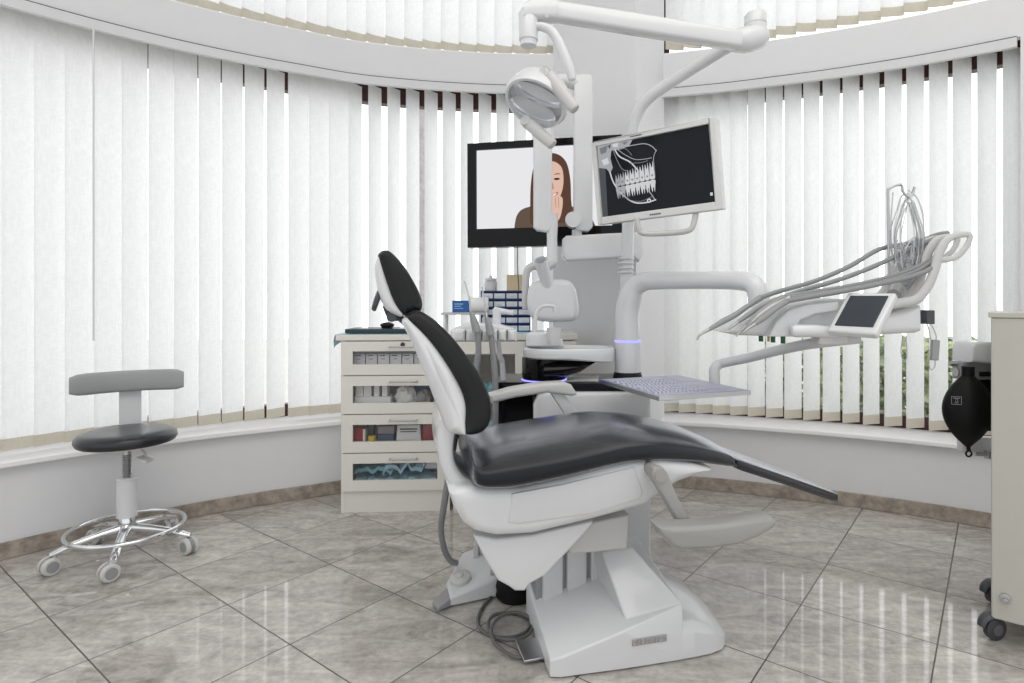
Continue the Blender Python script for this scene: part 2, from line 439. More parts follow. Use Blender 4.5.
# floor
fl = MB(); n = 60
ring = [W(-84 + 162 * i / n, .3, 0) for i in range(n + 1)]
fl.add([(-3.4, -3, 0), (3.6, -3, 0)] + [tuple(p) for p in reversed(ring)], [tuple(range(n + 3))])
struct(fl.build('floor', M['floor'], smooth=0))
cl = MB(); cl.add([(-3.6, -3, CEIL), (3.8, -3, CEIL)] + [(p.x, p.y, CEIL) for p in reversed([W(-84 + 162 * i / n, .5, 0) for i in range(n + 1)])], [tuple(range(n + 3))])
struct(cl.build('ceiling', M['ceil'], smooth=0))
HL0, HL1 = 2.605, 2.812      # left header
HR0, HR1 = 2.545, 2.768
wl = MB(); arc(wl, TH_L0, 3, 0, .34, 0, .425); arc(wl, TH_L0, 3, 0, .05, HL0, HL1); arc(wl, TH_L0, 3, .0495, .34, 2.655, HL1)
struct(wl.build('wall_left', M['wall'], smooth=30))
wr = MB(); arc(wr, 8, TH_END, 0, .34, 0, .40); arc(wr, 8, TH_R1, 0, .05, HR0, HR1); arc(wr, 8, TH_R1, .0495, .34, 2.62, HR1); arc(wr, TH_R1, TH_END, -.0, .34, .40, CEIL)
struct(wr.build('wall_right', M['wall'], smooth=30))
# pillar
pl = MB()
pp = [(.035, 3.95), (.507, 3.45), (.748, 3.86), (.80, 4.4), (.035, 4.4)]
pl.loft([[Vector((x, y, 0)) for x, y in pp], [Vector((x, y, CEIL)) for x, y in pp]])
struct(pl.build('wall_center', M['wall'], smooth=0))
# sills
s1 = MB(); arc(s1, TH_L0, .5, -.05, .34, .427, .457); struct(s1.build('trim_1', M['sill'], smooth=30, bevel=.006))
s2 = MB(); arc(s2, 11.5, TH_R1 - .1, -.05, .34, .402, .430); struct(s2.build('trim_2', M['sill'], smooth=30, bevel=.006))
s3 = MB(); arc(s3, TH_L0, .5, .02, .33, HL1 + .001, HL1 + .014); struct(s3.build('trim_3', M['sill'], smooth=30))
s4 = MB(); arc(s4, 11.5, TH_R1 - .1, .02, .33, HR1 + .001, HR1 + .014); struct(s4.build('trim_4', M['sill'], smooth=30))
# baseboards
b1 = MB(); arc(b1, TH_L0, 1.2, -.014, -.001, .001, .078, 1.0); struct(b1.build('baseboard_left', M['base'], smooth=30, bevel=.002))
b2 = MB(); arc(b2, 12.4, TH_END, -.014, -.001, .001, .08, 1.0); struct(b2.build('baseboard_right', M['base'], smooth=30, bevel=.002))
# windows
def window(name, t0, t1, z0, z1, top, mull):
    w = bpy.data.objects.new(name, None); COL.objects.link(w); w['kind'] = 'structure'; w.location = W((t0 + t1) / 2, .29, z0); w.matrix_basis = Matrix.Translation(w.location)
    fr = MB()
    arc(fr, t0, t1, .26, .33, z0, z0 + .075, 2); arc(fr, t0, t1, .26, .33, z1 - top, z1, 2)
    for t in [t0 + .4] + mull + [t1 - .4]:
        arc(fr, t - .45, t + .45, .255, .335, z0, z1, .9)
    fr.build('window_frame', M['brown'], w, smooth=30)
    ts = [t0 + .4] + mull + [t1 - .4]
    for a, b in zip(ts, ts[1:]):
        g = MB(); arc(g, a, b, .294, .298, z0 + .05, z1 - top + .01, 2); g.build('pane', M['glass'], w, smooth=30)
    return w
window('window_1', TH_L0, .5, .458, 2.654, .13, [-66])
window('window_2', 11.8, TH_R1, .431, 2.619, .12, [])
window('window_3', TH_L0, .5, HL1 + .016, CEIL - .005, .06, [])
window('window_4', 11.8, TH_R1, HR1 + .016, CEIL - .005, .06, [])

# ------------------------------------------------------------------ vertical blinds
def vane_mesh(h):
    mb = MB(); n = 6
    xs = [.127 * i / n for i in range(n + 1)]
    ys = [.004 * math.sin(PI * i / n) for i in range(n + 1)]
    mb.loft([[Vector((x, y, z)) for x, y in zip(xs, ys)] for z in (.055, h)], cap=False, closed=False)
    return mb
def hem_mesh():
    mb = MB(); n = 6
    xs = [.127 * i / n for i in range(n + 1)]; ys = [.004 * math.sin(PI * i / n) for i in range(n + 1)]
    a = [Vector((x, y - .0015, 0)) for x, y in zip(xs, ys)] + [Vector((x, y + .0015, 0)) for x, y in reversed(list(zip(xs, ys)))]
    mb.loft([a, [p + Vector((0, 0, .0555)) for p in a]])
    return mb
def blind(name, label, t0, t1, edges, phis, zb, zt, rail, dr, rail_d=(.035, .1), rz=None):
    root = thing(name, label, 'window blind', W((t0 + t1) / 2, dr, zt), group=None)
    r = MB(); arc(r, t0, t1, rail_d[0], rail_d[1], *(rz or (zt + .012, zt + rail)), 1.5)
    r.build('valance', M['white2'], root, smooth=30)
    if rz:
        r = MB(); arc(r, t0, t1, -.022, -.001, rz[1] + .0002, rz[1] + .007, 1.5); r.build('shadow_strip', M['dgray'], root, smooth=30)  # dark strip stands in for the shadow line between valance and header
    v0 = None
    for th, ph in zip(edges, phis):
        a = math.radians(th)
        p = W(th, dr, zb)
        tang = -a
        if v0 is None:
            o = vane_mesh(zt - zb + .01).build('vane', M['vane'], root, local=True, smooth=60)
            hem_mesh().build('bottom_weight', M['hem'], o, local=True, smooth=60)
            v0 = o
        else:
            o = dup(v0, root)
        o.location = p - Vector(root.location)
        o.rotation_euler = (0, 0, tang + math.radians(ph))
    return root
def jit(x): return x + random.uniform(-2, 2)
# left lower
ed = [-28.1 + 1.96 * k for k in range(-27, 15)]
ph = []
for t in ed:
    if t < -42: p = 10
    elif t < -38.5: p = 17
    elif t < -29: p = 17 + (t + 38.5) * 1.9
    elif t < -22.5: p = 15
    else: p = 45
    ph.append(jit(p))
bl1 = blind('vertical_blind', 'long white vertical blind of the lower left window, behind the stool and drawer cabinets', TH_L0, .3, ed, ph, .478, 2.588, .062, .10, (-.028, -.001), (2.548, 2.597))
w_ = MB(); wp = P(93.5, 30, 2.86); w_.cyl((wp.x, wp.y, 2.51), (wp.x, wp.y, 1.0), .004, n=8); w_.build('wand', M['white'], bl1)
ed = [11.9 + 1.8 * k for k in range(18)]
ph = [jit(25 + 2.25 * min(k, 11)) for k in range(18)]
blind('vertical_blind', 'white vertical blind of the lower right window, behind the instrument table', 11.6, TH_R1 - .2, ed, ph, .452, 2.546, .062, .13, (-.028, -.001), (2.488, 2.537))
ed = [-28.3 + 1.96 * k for k in range(-27, 15)]
blind('vertical_blind', 'upper left vertical blind running along the top left edge of the photo', TH_L0, .3, ed, [jit(14) for _ in ed], 2.872, CEIL - .08, .06, .12)
ed = [12.3 + 1.9 * k for k in range(16)]
blind('vertical_blind', 'short upper right vertical blind above the white wall band on the right', 11.6, TH_R1 - .2, ed, [jit(24) for _ in ed], 2.85, CEIL - .08, .06, .12)

# ------------------------------------------------------------------ outdoors
og = MB(); og.box((0, 9, -.12), (60, 20, .1)); struct(og.build('ground', M['concrete'], smooth=0))
def hedge(name, label, pts, h, wd):
    mb = MB()
    for i in range(5200):
        t = random.random() * (len(pts) - 1); k = int(t); f = t - k
        c = Vector(pts[k]).lerp(Vector(pts[min(k + 1, len(pts) - 1)]), f)
        c = Vector((c.x, c.y, 0)) + Vector((random.uniform(-wd, wd), random.uniform(-wd, wd), -.05 + h * random.random() ** .8))
        s_ = random.uniform(.04, .085); rot = Matrix.Rotation(random.uniform(0, 6), 3, 'Z') @ Matrix.Rotation(random.uniform(.4, 2.2), 3, 'X')
        mb.add([c + rot @ Vector(q) for q in ((-s_, 0, 0), (0, -s_ * .5, 0), (s_, 0, 0), (0, s_ * .5, 0))], [(0, 1, 2, 3)])
    o = mb.build(name, M['leaf'], smooth=0); tag(o, label, 'hedge', kind='stuff'); return o
hedge('flowering_hedge', 'green hedge with violet flowers outside the right window, seen between the blind slats', [(1.0, 5.4), (2.6, 4.9), (3.9, 3.9)], .95, .22)
tr = thing('garden_tree', 'pale grey tree trunk outside, seen between slats left of the wall screen', 'tree', (-1.4, 6.6, -.07))
t_ = MB(); t_.tube([(-1.4, 6.6, -.07), (-1.38, 6.62, 1.2), (-1.40, 6.6, 2.4), (-1.42, 6.6, 3.6)], [.13, .1, .09, .06], sm=4); t_.build('trunk', M['bark'], tr)

# ------------------------------------------------------------------ world + added fill lights
w = bpy.data.worlds.new('world'); sc.world = w; w.use_nodes = True
nt = w.node_tree; nt.nodes.clear()
ow = nt.nodes.new('ShaderNodeOutputWorld'); bg = nt.nodes.new('ShaderNodeBackground')
tc = nt.nodes.new('ShaderNodeTexCoord'); sx = nt.nodes.new('ShaderNodeSeparateXYZ'); nt.links.new(tc.outputs['Generated'], sx.inputs[0])
mr = nt.nodes.new('ShaderNodeMapRange'); mr.inputs[1].default_value = -.25; mr.inputs[2].default_value = .35; mr.inputs[3].default_value = 1.05; mr.inputs[4].default_value = 2.2
nt.links.new(sx.outputs['Y'], mr.inputs[0])
bg.inputs[0].default_value = (.97, .985, 1, 1); nt.links.new(mr.outputs[0], bg.inputs[1]); nt.links.new(bg.outputs[0], ow.inputs[0])
def area(name, loc, rot, size, power, sy=None):
    l = bpy.data.lights.new(name, 'AREA'); l.energy = power; l.size = size
    if sy: l.shape = 'RECTANGLE'; l.size_y = sy
    o = bpy.data.objects.new(name, l); COL.objects.link(o); o.location = loc; o.rotation_euler = rot; return o
lamp = area('added_fill_light', (.35, .2, CEIL - .06), (0, 0, 0), 3.6, 60, 2.6); lamp.data.color = (1, .965, .92)  # unseen area light added as soft room fill, no fitting modelled
lamp2 = area('added_fill_light', (1.5, 1.7, CEIL - .06), (0, 0, 0), 1.8, 9, 1.4); lamp2.data.color = (1, .95, .89)  # extra warm light added to brighten wall and floor on the right

# ------------------------------------------------------------------ operator stool
def stool():
    C0 = Vector((-1.968, 2.80, 0))
    t = thing('operator_stool', 'round black-seated operator stool with grey curved backrest and chrome foot ring', 'stool', C0)
    L_ = lambda x, y, z: C0 + Vector((x, y, z))
    cB, sB = math.cos(.55), math.sin(.55)
    LB = lambda x, y, z: C0 + Vector((cB * x - sB * y, sB * x + cB * y, z))
    b = MB(); b.lathe([(.17, .0), (.194, .006), (.203, .022), (.2, .04), (.188, .054), (.16, .06), (.1, .058), (.0, .057)], L_(0, 0, .527), n=48)
    b.build('seat', M['stoolskin'], t)
    b = MB(); b.lathe([(.0, 0), (.10, 0), (.16, .012), (.165, .02), (.0, .02)], L_(0, 0, .508)); b.box(L_(-.13, -.02, .505), (.09, .06, .02)); b.build('seat_plate', M['white2'], t, bevel=.003)
    b = MB(); b.tube([L_(.07, -.02, .51), L_(.11, -.04, .49), L_(.12, -.05, .475)], .005, sm=4); b.box(L_(.12, -.06, .467), (.055, .05, .012), Matrix.Rotation(.3, 3, 'Y')); b.build('height_lever', M['gray'], t, bevel=.003)
    b = MB(); b.cyl(L_(0, 0, .35), L_(0, 0, .52), .017)
    for k in range(14): b.lathe([(.017, 0), (.021, .003), (.017, .006)], L_(0, 0, .37 + k * .0075), n=20)
    b.build('gas_spring', M['steel'], t)
    b = MB(); b.lathe([(.0, 0), (.042, 0), (.042, .175), (.036, .182), (0, .182)], L_(0, 0, .185)); b.build('column_sleeve', M['white'], t)
    # backrest post behind seat
    b = MB(); b.loft([[LB(x, y, z) for x, y in ((-.046, yy), (.046, yy), (.046, yy + .014), (-.046, yy + .014))] for yy, z in ((.02, .513), (.15, .513), (.2, .53), (.212, .58), (.215, .80))]); b.build('back_post', M['white2'], t, bevel=.002)
    b = MB(); secs = []
    for k in range(17):
        a = -1 + 2 * k / 16; x = .228 * a; y = .195 - .08 * (a * a) * .9
        h = .052 * (1 - .25 * max(0, abs(a) - .85) / .15); th_ = .022 if abs(a) < .95 else .014
        ring = []
        for j in range(12):
            g = 2 * PI * j / 12; cx_ = math.copysign(abs(math.cos(g)) ** .5, math.cos(g)); sz = math.copysign(abs(math.sin(g)) ** .5, math.sin(g))
            ring.append(LB(x, y + th_ * cx_, .795 + h * sz))
        secs.append(ring)
    b.loft(secs); b.build('backrest', M['stoolback'], t, smooth=60)
    b = MB(); b.lathe([(0, 0), (.03, 0), (.036, .02), (.034, .075), (.028, .1), (0, .1)], L_(0, 0, .09)); b.build('base_hub', M['chrome'], t)
    R_ = .232; rt = MB(); rt.tube([L_(R_ * math.cos(2 * PI * k / 40), R_ * math.sin(2 * PI * k / 40), .133) for k in range(41)], .0105, sm=1); rt.build('foot_ring', M['chrome'], t, smooth=60)
    for k, ang in enumerate((223, 295, 7, 79, 151)):
        a = math.radians(ang); d = Vector((math.cos(a), math.sin(a), 0)); n_ = Vector((-d.y, d.x, 0))
        secs = []
        for r_, z, wd, hh in ((.015, .135, .024, .022), (.1, .125, .021, .018), (.2, .108, .019, .015), (.255, .09, .019, .013), (.28, .083, .016, .010)):
            secs.append([C0 + d * r_ + n_ * (wd * math.cos(2 * PI * j / 10)) + Vector((0, 0, z + hh * math.sin(2 * PI * j / 10))) for j in range(10)])
        b = MB(); b.loft(secs); b.cyl(C0 + d * .262 + Vector((0, 0, .062)), C0 + d * .262 + Vector((0, 0, .088)), .012)
        lg = b.build('leg', M['chrome'], t, smooth=60)
        sw = math.radians((20, -60, -35, 60, 10)[k]); cd = Vector((math.cos(a + sw), math.sin(a + sw), 0)); cn = Vector((-cd.y, cd.x, 0))
        cc = C0 + d * .262 + cd * .018 + Vector((0, 0, .038))
        b = MB()
        for sg in (-1, 1): b.lathe([(0, .006), (.03, .006), (.038, .01), (.038, .022), (.032, .028), (0, .028)], cc, cn * sg, n=22)
        cs = b.build('caster', M['lcaster'], lg)
        b = MB()
        for sg in (-1, 1): b.lathe([(.0, .0285), (.024, .0285), (.024, .03), (0, .03)], cc, cn * sg, n=22)
        b.lathe([(0, -.006), (.036, -.006), (.036, .006), (0, .006)], cc, cn, n=20); b.build('wheel_cap', M['mgray'], cs)
    return t
stool()

# ------------------------------------------------------------------ dental chair
CA, SA = math.cos(math.radians(14)), math.sin(math.radians(14))
OX, OY = .15, 2.12
def CH(u, v, t):
    k = (u - CU) / F
    s = (OY * k - OX + t * (CA * k + SA)) / (CA - SA * k)
    Y = OY + SA * s + CA * t
    return Vector((s, HC + (CV - v) / F * Y))
def smooth2p(p): return [(q.x, q.y) for q in spl([(a[0], a[1], 0) for a in p], 3, True)]
def prof(pts, t): return [CH(u, v, t) for u, v in pts]
ID = lambda a, t, b: Vector((a, t, b))
def off(t0): return lambda a, t, b: Vector((a, t0 + t, b))
chair = thing('dental_chair', 'white dental patient chair with black upholstery, reclined headrest and thin foot flap', 'dental chair', (OX, OY, 0), math.radians(14))
def cb(mb, name, m, parent=chair, **k): return mb.build(name, m, parent, local=True, **k)
# base shells
b = MB()
hp = lambda s, t: .06 + .29 * (s + .194) + .2 * (t + .19)
fp = [(-.194, -.185), (-.16, -.195), (.05, -.203), (.255, -.203), (.255, .2), (-.19, .2)]
b.loft([[Vector((s, t, .004)) for s, t in fp], [Vector((s, t, hp(s, t) - .006)) for s, t in fp], [Vector((s * .985 + .0005, t * .98, hp(s, t))) for s, t in fp]])
bs = cb(b, 'base_cover', M['white'], bevel=.006, bseg=3)
b = MB()
A_, B_, C_, D_ = (.035, -.02, .31), (.15, -.02, .315), (.07, -.165, .14), (.252, -.198, .19)
b.add([A_, B_, D_, C_, (.035, .17, .31), (.15, .17, .315), (.252, .19, .2), (.05, .19, .1), (.25, -.19, .02), (.07, -.16, .02)],
      [(0, 1, 2, 3), (0, 4, 5, 1), (1, 5, 6, 2), (0, 3, 7, 4), (4, 7, 6, 5), (3, 2, 8, 9)])
cb(b, 'base_tower', M['white'], bevel=.006, bseg=3)
b = MB(); secs = []
for s, wn, hn, hf in ((.235, .203, .125, .165), (.30, .202, .12, .155), (.36, .198, .10, .135), (.41, .185, .075, .105), (.437, .16, .056, .08), (.447, .13, .03, .045)):
    secs.append([Vector((s, -wn, .004)), Vector((s, -wn, hn * .75)), Vector((s, -wn + .02, hn)), Vector((s, -.05, hf)), Vector((s, .12, hf)), Vector((s, wn - .02, hn)), Vector((s, wn, hn * .75)), Vector((s, wn, .004))])
b.loft(secs); cb(b, 'base_end_cover', M['white'], smooth=50, bevel=.004)
# badge on near face
bd = MB(); p0 = CH(631.5, 642, -.2); p1 = CH(666, 636.5, -.2); dd = (p1 - p0); ln = dd.length; ang = math.atan2(dd.y, dd.x); mid = (p0 + p1) / 2
rot = Matrix.Rotation(-ang, 3, 'Y')
bd.box((mid.x, -.205, mid.y), (ln, .004, .022), rot); badge = cb(bd, 'badge', M['steel'], bs, bevel=.001)
gl = MB(); 
for k in range(8):
    x = -ln / 2 + ln * (k + .5) / 8
    c0 = Vector((mid.x, -.208, mid.y)) + rot @ Vector((x, 0, 0))
    wl_, hl_ = ln / 8 * .66, .013
    for bx, bz, bw, bh in ([(-.4, 0, .2, 1), (0, .42, .8, .16), (0, -.42, .8, .16)], [(0, 0, .2, 1)], [(-.4, 0, .2, 1), (.4, 0, .2, 1), (0, .42, .8, .16), (0, -.42, .8, .16)], [(-.4, 0, .2, 1), (.4, 0, .2, 1), (0, .42, .8, .16)])[k % 4]:
        gl.box(c0 + rot @ Vector((bx * wl_, 0, bz * hl_)), (bw * wl_, .002, bh * hl_), rot)
cb(gl, 'raised_lettering', M['chrome'], badge, smooth=0)
# steel foot plate at base
b = MB(); q0, q1, q2, q3 = G(524, 667), G(547, 663), G(541, 645.5), G(515, 648)
zz = Vector((0, 0, 1)); b.loft([[p + zz * z for p, z in zip((q0, q1, q2, q3), (.012, .012, .022, .022))], [p + zz * (z + .008) for p, z in zip((q0, q1, q2, q3), (.012, .012, .022, .022))]])
fpo = b.build('foot_plate', M['steel'], chair, bevel=.002)
b = MB(); ce = (q0 + q1 + q2 + q3) / 4; b.box((ce.x + .02, ce.y, .008), (.09, .05, .014)); b.build('plate_support', M['blackm'], fpo)
# lift column, lift arm, boot
b = MB()
for k in range(3): b.box((-.12 + k * .09, .12, .25), (.074, .12, .36))
cb(b, 'lift_column', M['white2'], bevel=.006)
b = MB(); b.box((-.03, .125, .25), (.3, .09, .34)); cb(b, 'column_core', M['mgray'])
b = MB(); b.pillow(prof([(560, 520), (590, 517), (624, 510), (622, 543), (585, 547), (566, 548)], -.08), .13, .008, ID); cb(b, 'lift_arm', M['gray'])
b = MB(); bc = Vector((-.2, .355)); b.lathe([(0, 0), (.075, 0), (.082, .012), (.078, .03), (.082, .05), (.076, .07), (.08, .09), (.07, .105), (0, .11)], (bc.x, bc.y, .002)); cb(b, 'rubber_boot', M['rubber'])
# wedge
b = MB(); b.pillow(prof([(472, 532.5), (495, 537), (532, 533), (592, 519), (588, 526), (566, 550), (544, 573), (528, 582), (524, 588.5), (514, 588.5), (508, 584), (497, 578), (484, 556)], -.17), .19, .01, ID); cb(b, 'lower_shroud', M['white'])
# under body
b = MB(); b.pillow(prof([(449, 492), (453, 505), (462, 521), (474, 530), (495, 534.5), (532, 532.3), (592, 518), (644, 504), (655, 495), (677, 481), (712, 468), (690, 462), (660, 458), (630, 460), (600, 466), (560, 478), (520, 487), (485, 487), (465, 485), (455, 486)], -.21), .235, .03, ID); cb(b, 'seat_housing', M['white'])
b = MB(); b.pillow(prof([(512, 494), (560, 485), (634, 467), (643, 492), (639, 499), (592, 513.5), (518, 524), (508, 522)], -.235), .238, .004, ID); cb(b, 'side_cover', M['white2'])
b = MB(); b.box((0, 0, 0), (.001, .001, .001))
# seat upholstery
near = [(472, 458, 484, -.24), (477, 469, 489, -.262), (486, 472, 492, -.27), (514, 467, 492.5, -.27), (559, 459.5, 483, -.27), (599, 451, 472.5, -.265), (627, 444.5, 466, -.255), (660, 442, 463.5, -.245), (697, 445.5, 465, -.23), (722, 451, 468, -.217), (733, 455, 469, -.21), (737, 459, 468, -.205)]
def seatmesh(lst, crown):
    mb = MB(); secs = []
    for i, (u, vt, vb, t) in enumerate(lst):
        a = CH(u, vt, t); c = CH(u, vb, t); s = a.x; zt, zb = a.y, c.y; wd = -t
        h = zt - zb; e_ = min(1, h / .07); cw = crown[i] if isinstance(crown, (list, tuple)) else crown
        ring = []
        top = [(-1, 0)] 
        pts2 = [(-wd + .012 * e_, zb), (-wd + .003 * e_, zb + h * .2), (-wd, zb + h * .55), (-wd + .003 * e_, zt - .012 * e_), (-wd + .02 * e_, zt)]
        for x, z in pts2: ring.append(Vector((s, x, z)))
        for k in range(1, 10):
            x = -wd + .02 + (2 * wd - .04) * k / 10; g = 1 - abs(x / (wd - .02)) ** 5
            ring.append(Vector((s, x, zt + cw * g)))
        for x, z in reversed(pts2): ring.append(Vector((s, -x, z)))
        secs.append(ring)
    secs2 = []
    for i in range(len(secs) - 1):
        secs2.append(secs[i])
        secs2.append([(p + q) / 2 for p, q in zip(secs[i], secs[i + 1])])
    secs2.append(secs[-1])
    mb.loft(secs2); return mb
st = cb(seatmesh(near, [.012, .028, .036, .042, .045, .044, .038, .03, .024, .018, .012, .006]), 'seat_cushion', M['seatskin'], smooth=50, sub=1)
flap = [(737.5, 460, 469, -.2), (742, 460.5, 471, -.2), (790, 477, 486.5, -.175), (832, 491.8, 501, -.152), (838, 494, 501.6, -.145)]
cb(seatmesh(flap, [.004, .006, .006, .005, .003]), 'foot_flap', M['seatskin'], smooth=50)
# backrest
zt_, zb_ = 1.18, .8
wfb = lambda s, z: .80 + .2 * max(0, min(1, (zt_ - z) / .2))
cush = [(406, 319), (411, 312), (418.6, 310.5), (430, 316.5), (439, 323.7), (452, 337), (462.5, 350), (477, 370.5), (485, 386), (489.3, 399), (490, 411.5), (487.5, 423), (481, 430), (472, 433), (464, 432), (463, 424), (464, 405.7), (459.6, 388), (445, 362), (427, 338)]
b = MB(); b.pillow(smooth2p(prof(cush, -.19)), .235, .024, ID, n=5, wf=wfb); cb(b, 'backrest_cushion', M['leather'])
shell = [(402, 323), (410, 339), (418.6, 358.8), (430, 388), (442, 419), (447, 430), (455, 434), (466, 434), (470, 420), (470, 402), (463, 384), (448, 358), (430, 335), (410, 317), (405, 318)]
b = MB(); b.pillow(smooth2p(prof(shell, -.19)), .229, .045, ID, n=6, wf=wfb); cb(b, 'backrest_shell', M['white'])
brk = [(442, 415), (439, 424), (437.3, 438), (437.6, 451), (440, 464), (445, 476), (453, 489), (462, 497.5), (474.5, 484), (465, 477), (459, 470), (454.5, 461), (453, 451), (453.5, 440), (456, 428), (457, 418)]
b = MB(); b.pillow(smooth2p(prof(brk, -.15)), .17, .02, ID); cb(b, 'back_bracket', M['white'])
# headrest
hc = [(379.5, 253), (384, 250.3), (390, 251.5), (396.6, 257.5), (405, 267.5), (412.7, 280), (418.5, 291), (422, 301), (421.5, 309), (416, 314), (409, 316), (402, 314.5), (396.5, 308), (391, 296), (385, 279), (379, 262), (377.8, 256)]
b = MB(); b.pillow(smooth2p(prof(hc, -.1)), .13, .03, ID, n=5); hd = cb(b, 'headrest_cushion', M['leather'])
hs = [(379, 256), (376, 262), (374.6, 268), (375.6, 280), (379, 296), (385, 308), (393, 314), (402, 317), (404, 312), (397, 300), (390, 282), (384, 264)]
b = MB(); b.pillow(smooth2p(prof(hs, -.1)), .115, .025, ID, n=5); cb(b, 'headrest_shell', M['white'])
k0 = CH(380, 299, -.06); k1 = CH(386, 297, -.06)
b = MB(); d_ = Vector((-.95, 0, .32)); b.lathe([(0, 0), (.04, 0), (.043, .006), (.04, .014), (.02, .017), (0, .017)], (k0.x, -.06, k0.y), d_); cb(b, 'adjust_knob', M['dgray'])
b = MB(); br = [CH(u, v, -.04) for u, v in ((386, 305), (389, 314), (393, 318), (400, 318.5), (408, 326))]
b.tube([(p.x, -.04, p.y) for p in br], [.012, .011, .01, .01, .012], sm=4); b.tube([(p.x, .05, p.y) for p in br], [.012, .011, .01, .01, .012], sm=4)
pk = CH(392, 316, 0); b.cyl((pk.x, -.09, pk.y), (pk.x, .09, pk.y), .016); cb(b, 'headrest_hinge', M['dgray'])
# near armrest (folded down)
b = MB(); b.pillow(prof([(652.6, 522.6), (658, 532), (668, 542.6), (677, 544.8), (705, 544), (732, 540.5), (752, 533), (767, 524), (770, 518), (767, 514.2), (758.7, 514), (735, 517.5), (711.8, 520.8), (685, 522.5), (668, 522.6)], -.36), .04, .014, off(-.36)); ar = cb(b, 'armrest', M['armshade'])
b = MB(); a0 = CH(657, 474, -.3); a1 = CH(686, 523, -.33)
b.pillow(prof([(649.5, 473), (651, 467.5), (656, 465), (661.5, 466.5), (665, 471), (676, 497), (692, 525), (688, 530), (680, 528), (664, 500), (652, 480)], -.30), .02, .008, off(-.30)); cb(b, 'armrest_link', M['armshade'], ar)
b = MB(); b.cyl((a0.x + .004, -.325, a0.y), (a0.x + .004, -.2, a0.y), .02); cb(b, 'pivot_cap', M['armshade'], ar)
# far armrest (up)
b = MB(); b.pillow(prof([(488, 394), (510, 387.5), (540, 382.5), (562, 381.2), (569, 383.5), (575, 393), (570, 395), (545, 391.5), (515, 396), (490, 402)], .28), .04, .012, off(.28)); ar2 = cb(b, 'armrest', M['gray'])
b = MB(); b.pillow(prof([(549, 391), (560, 390), (569, 401), (578, 413), (582, 430), (566, 430), (564, 414)], .28), .016, .006, off(.28)); cb(b, 'armrest_link', M['white2'], ar2)
# service hose from chair to foot control is its own thing
FCg = G(470, 605)

# ------------------------------------------------------------------ foot control + hose + cable
fc = thing('foot_control', 'white wedge-shaped foot control with grey round dial on the floor left of the chair base', 'foot pedal', (-.29, 2.42, 0))
b = MB()
fpn = [G(450, 608), G(498, 598), G(501, 580), G(486, 565), G(462, 572), G(446, 594)]
fpn = [Vector((p.x, p.y, 0)) for p in fpn]
tops = [.045, .088, .1, .1, .09, .05]
cen = sum(fpn, Vector()) / 6
b.loft([[p + Vector((0, 0, .006)) for p in fpn], [p + Vector((0, 0, h * .85)) for p, h in zip(fpn, tops)], [cen + (p - cen) * .9 + Vector((0, 0, h)) for p, h in zip(fpn, tops)]])
fcb = b.build('pedal_housing', M['white2'], fc, bevel=.006, bseg=3)
dc = Vector((-.355, 2.42, .078)); nrm = Vector((-.1, -.28, 1)).normalized()
b = MB(); b.lathe([(0, -.02), (.042, -.02), (.042, .002), (.036, .006), (.014, .007), (.014, .014), (.01, .017), (0, .017)], dc, nrm); b.build('dial', M['gray'], fc)
b = MB(); b.lathe([(0, 0), (.015, 0), (.016, .012), (.01, .02), (0, .021)], Vector((-.22, 2.43, .083)), (0, 0, 1)); b.lathe([(0, 0), (.013, 0), (.014, .012), (.008, .018), (0, .019)], Vector((-.31, 2.6, .083)), (0, 0, 1)); b.build('button', M['mgray'], fc)
b = MB(); t0, t1, t2, t3 = G(447, 597), G(455, 606), G(438, 613), G(432, 607)
b.loft([[p + zz * .006 for p in (t0, t1, t2, t3)], [p + zz * h for p, h in zip((t0, t1, t2, t3), (.04, .04, .02, .02))]]); b.build('pedal_tongue', M['mgray'], fc, bevel=.004)
b = MB(); hx, hy = -.27, 2.60
b.box((hx - .04, hy, .11), (.022, .06, .075)); b.box((hx + .02, hy, .10), (.022, .06, .05)); b.box((hx - .01, hy, .085), (.08, .06, .02)); b.build('carry_hook', M['gray'], fc, bevel=.004)
hs_ = MB(); pts = [P(450, 478, 2.25), P(444, 505, 2.28), P(441, 528, 2.35), P(444, 548, 2.45), P(450, 560, 2.5), P(457, 566, 2.52)]
pts[-1].z = .088; pts[0] = P(456, 430, 2.2)
hs_.tube(pts, .0125, n=12, sm=8); tag(hs_.build('service_hose', M['hose'], smooth=60), 'thick grey hose drooping from behind the backrest to the foot control', 'hose')
cbm = MB(); cp = [(503, 592), (492, 604), (481, 618), (478, 632), (488, 643), (508, 646), (526, 640), (528, 628), (512, 621), (494, 626), (488, 636), (494, 648), (515, 651), (530, 644), (532, 632), (519, 626), (503, 628), (492, 640), (494, 654), (507, 664), (520, 667), (532, 660)]
cq = []
for i, (u, v) in enumerate(cp):
    g = G(u, v - 6); g.z = .008 + .011 * (i > 8) + .008 * (i > 14) - .02 * max(0, i - 17) / 4; g.z = max(g.z, .008); cq.append(g)
cbm.tube(cq, .0065, n=8, sm=8); tag(cbm.build('coiled_cable', mat('dark_gray_cable', srgb(98, 98, 98), .5), smooth=60), 'dark grey cable coiled on the floor beside the chair base', 'cable')

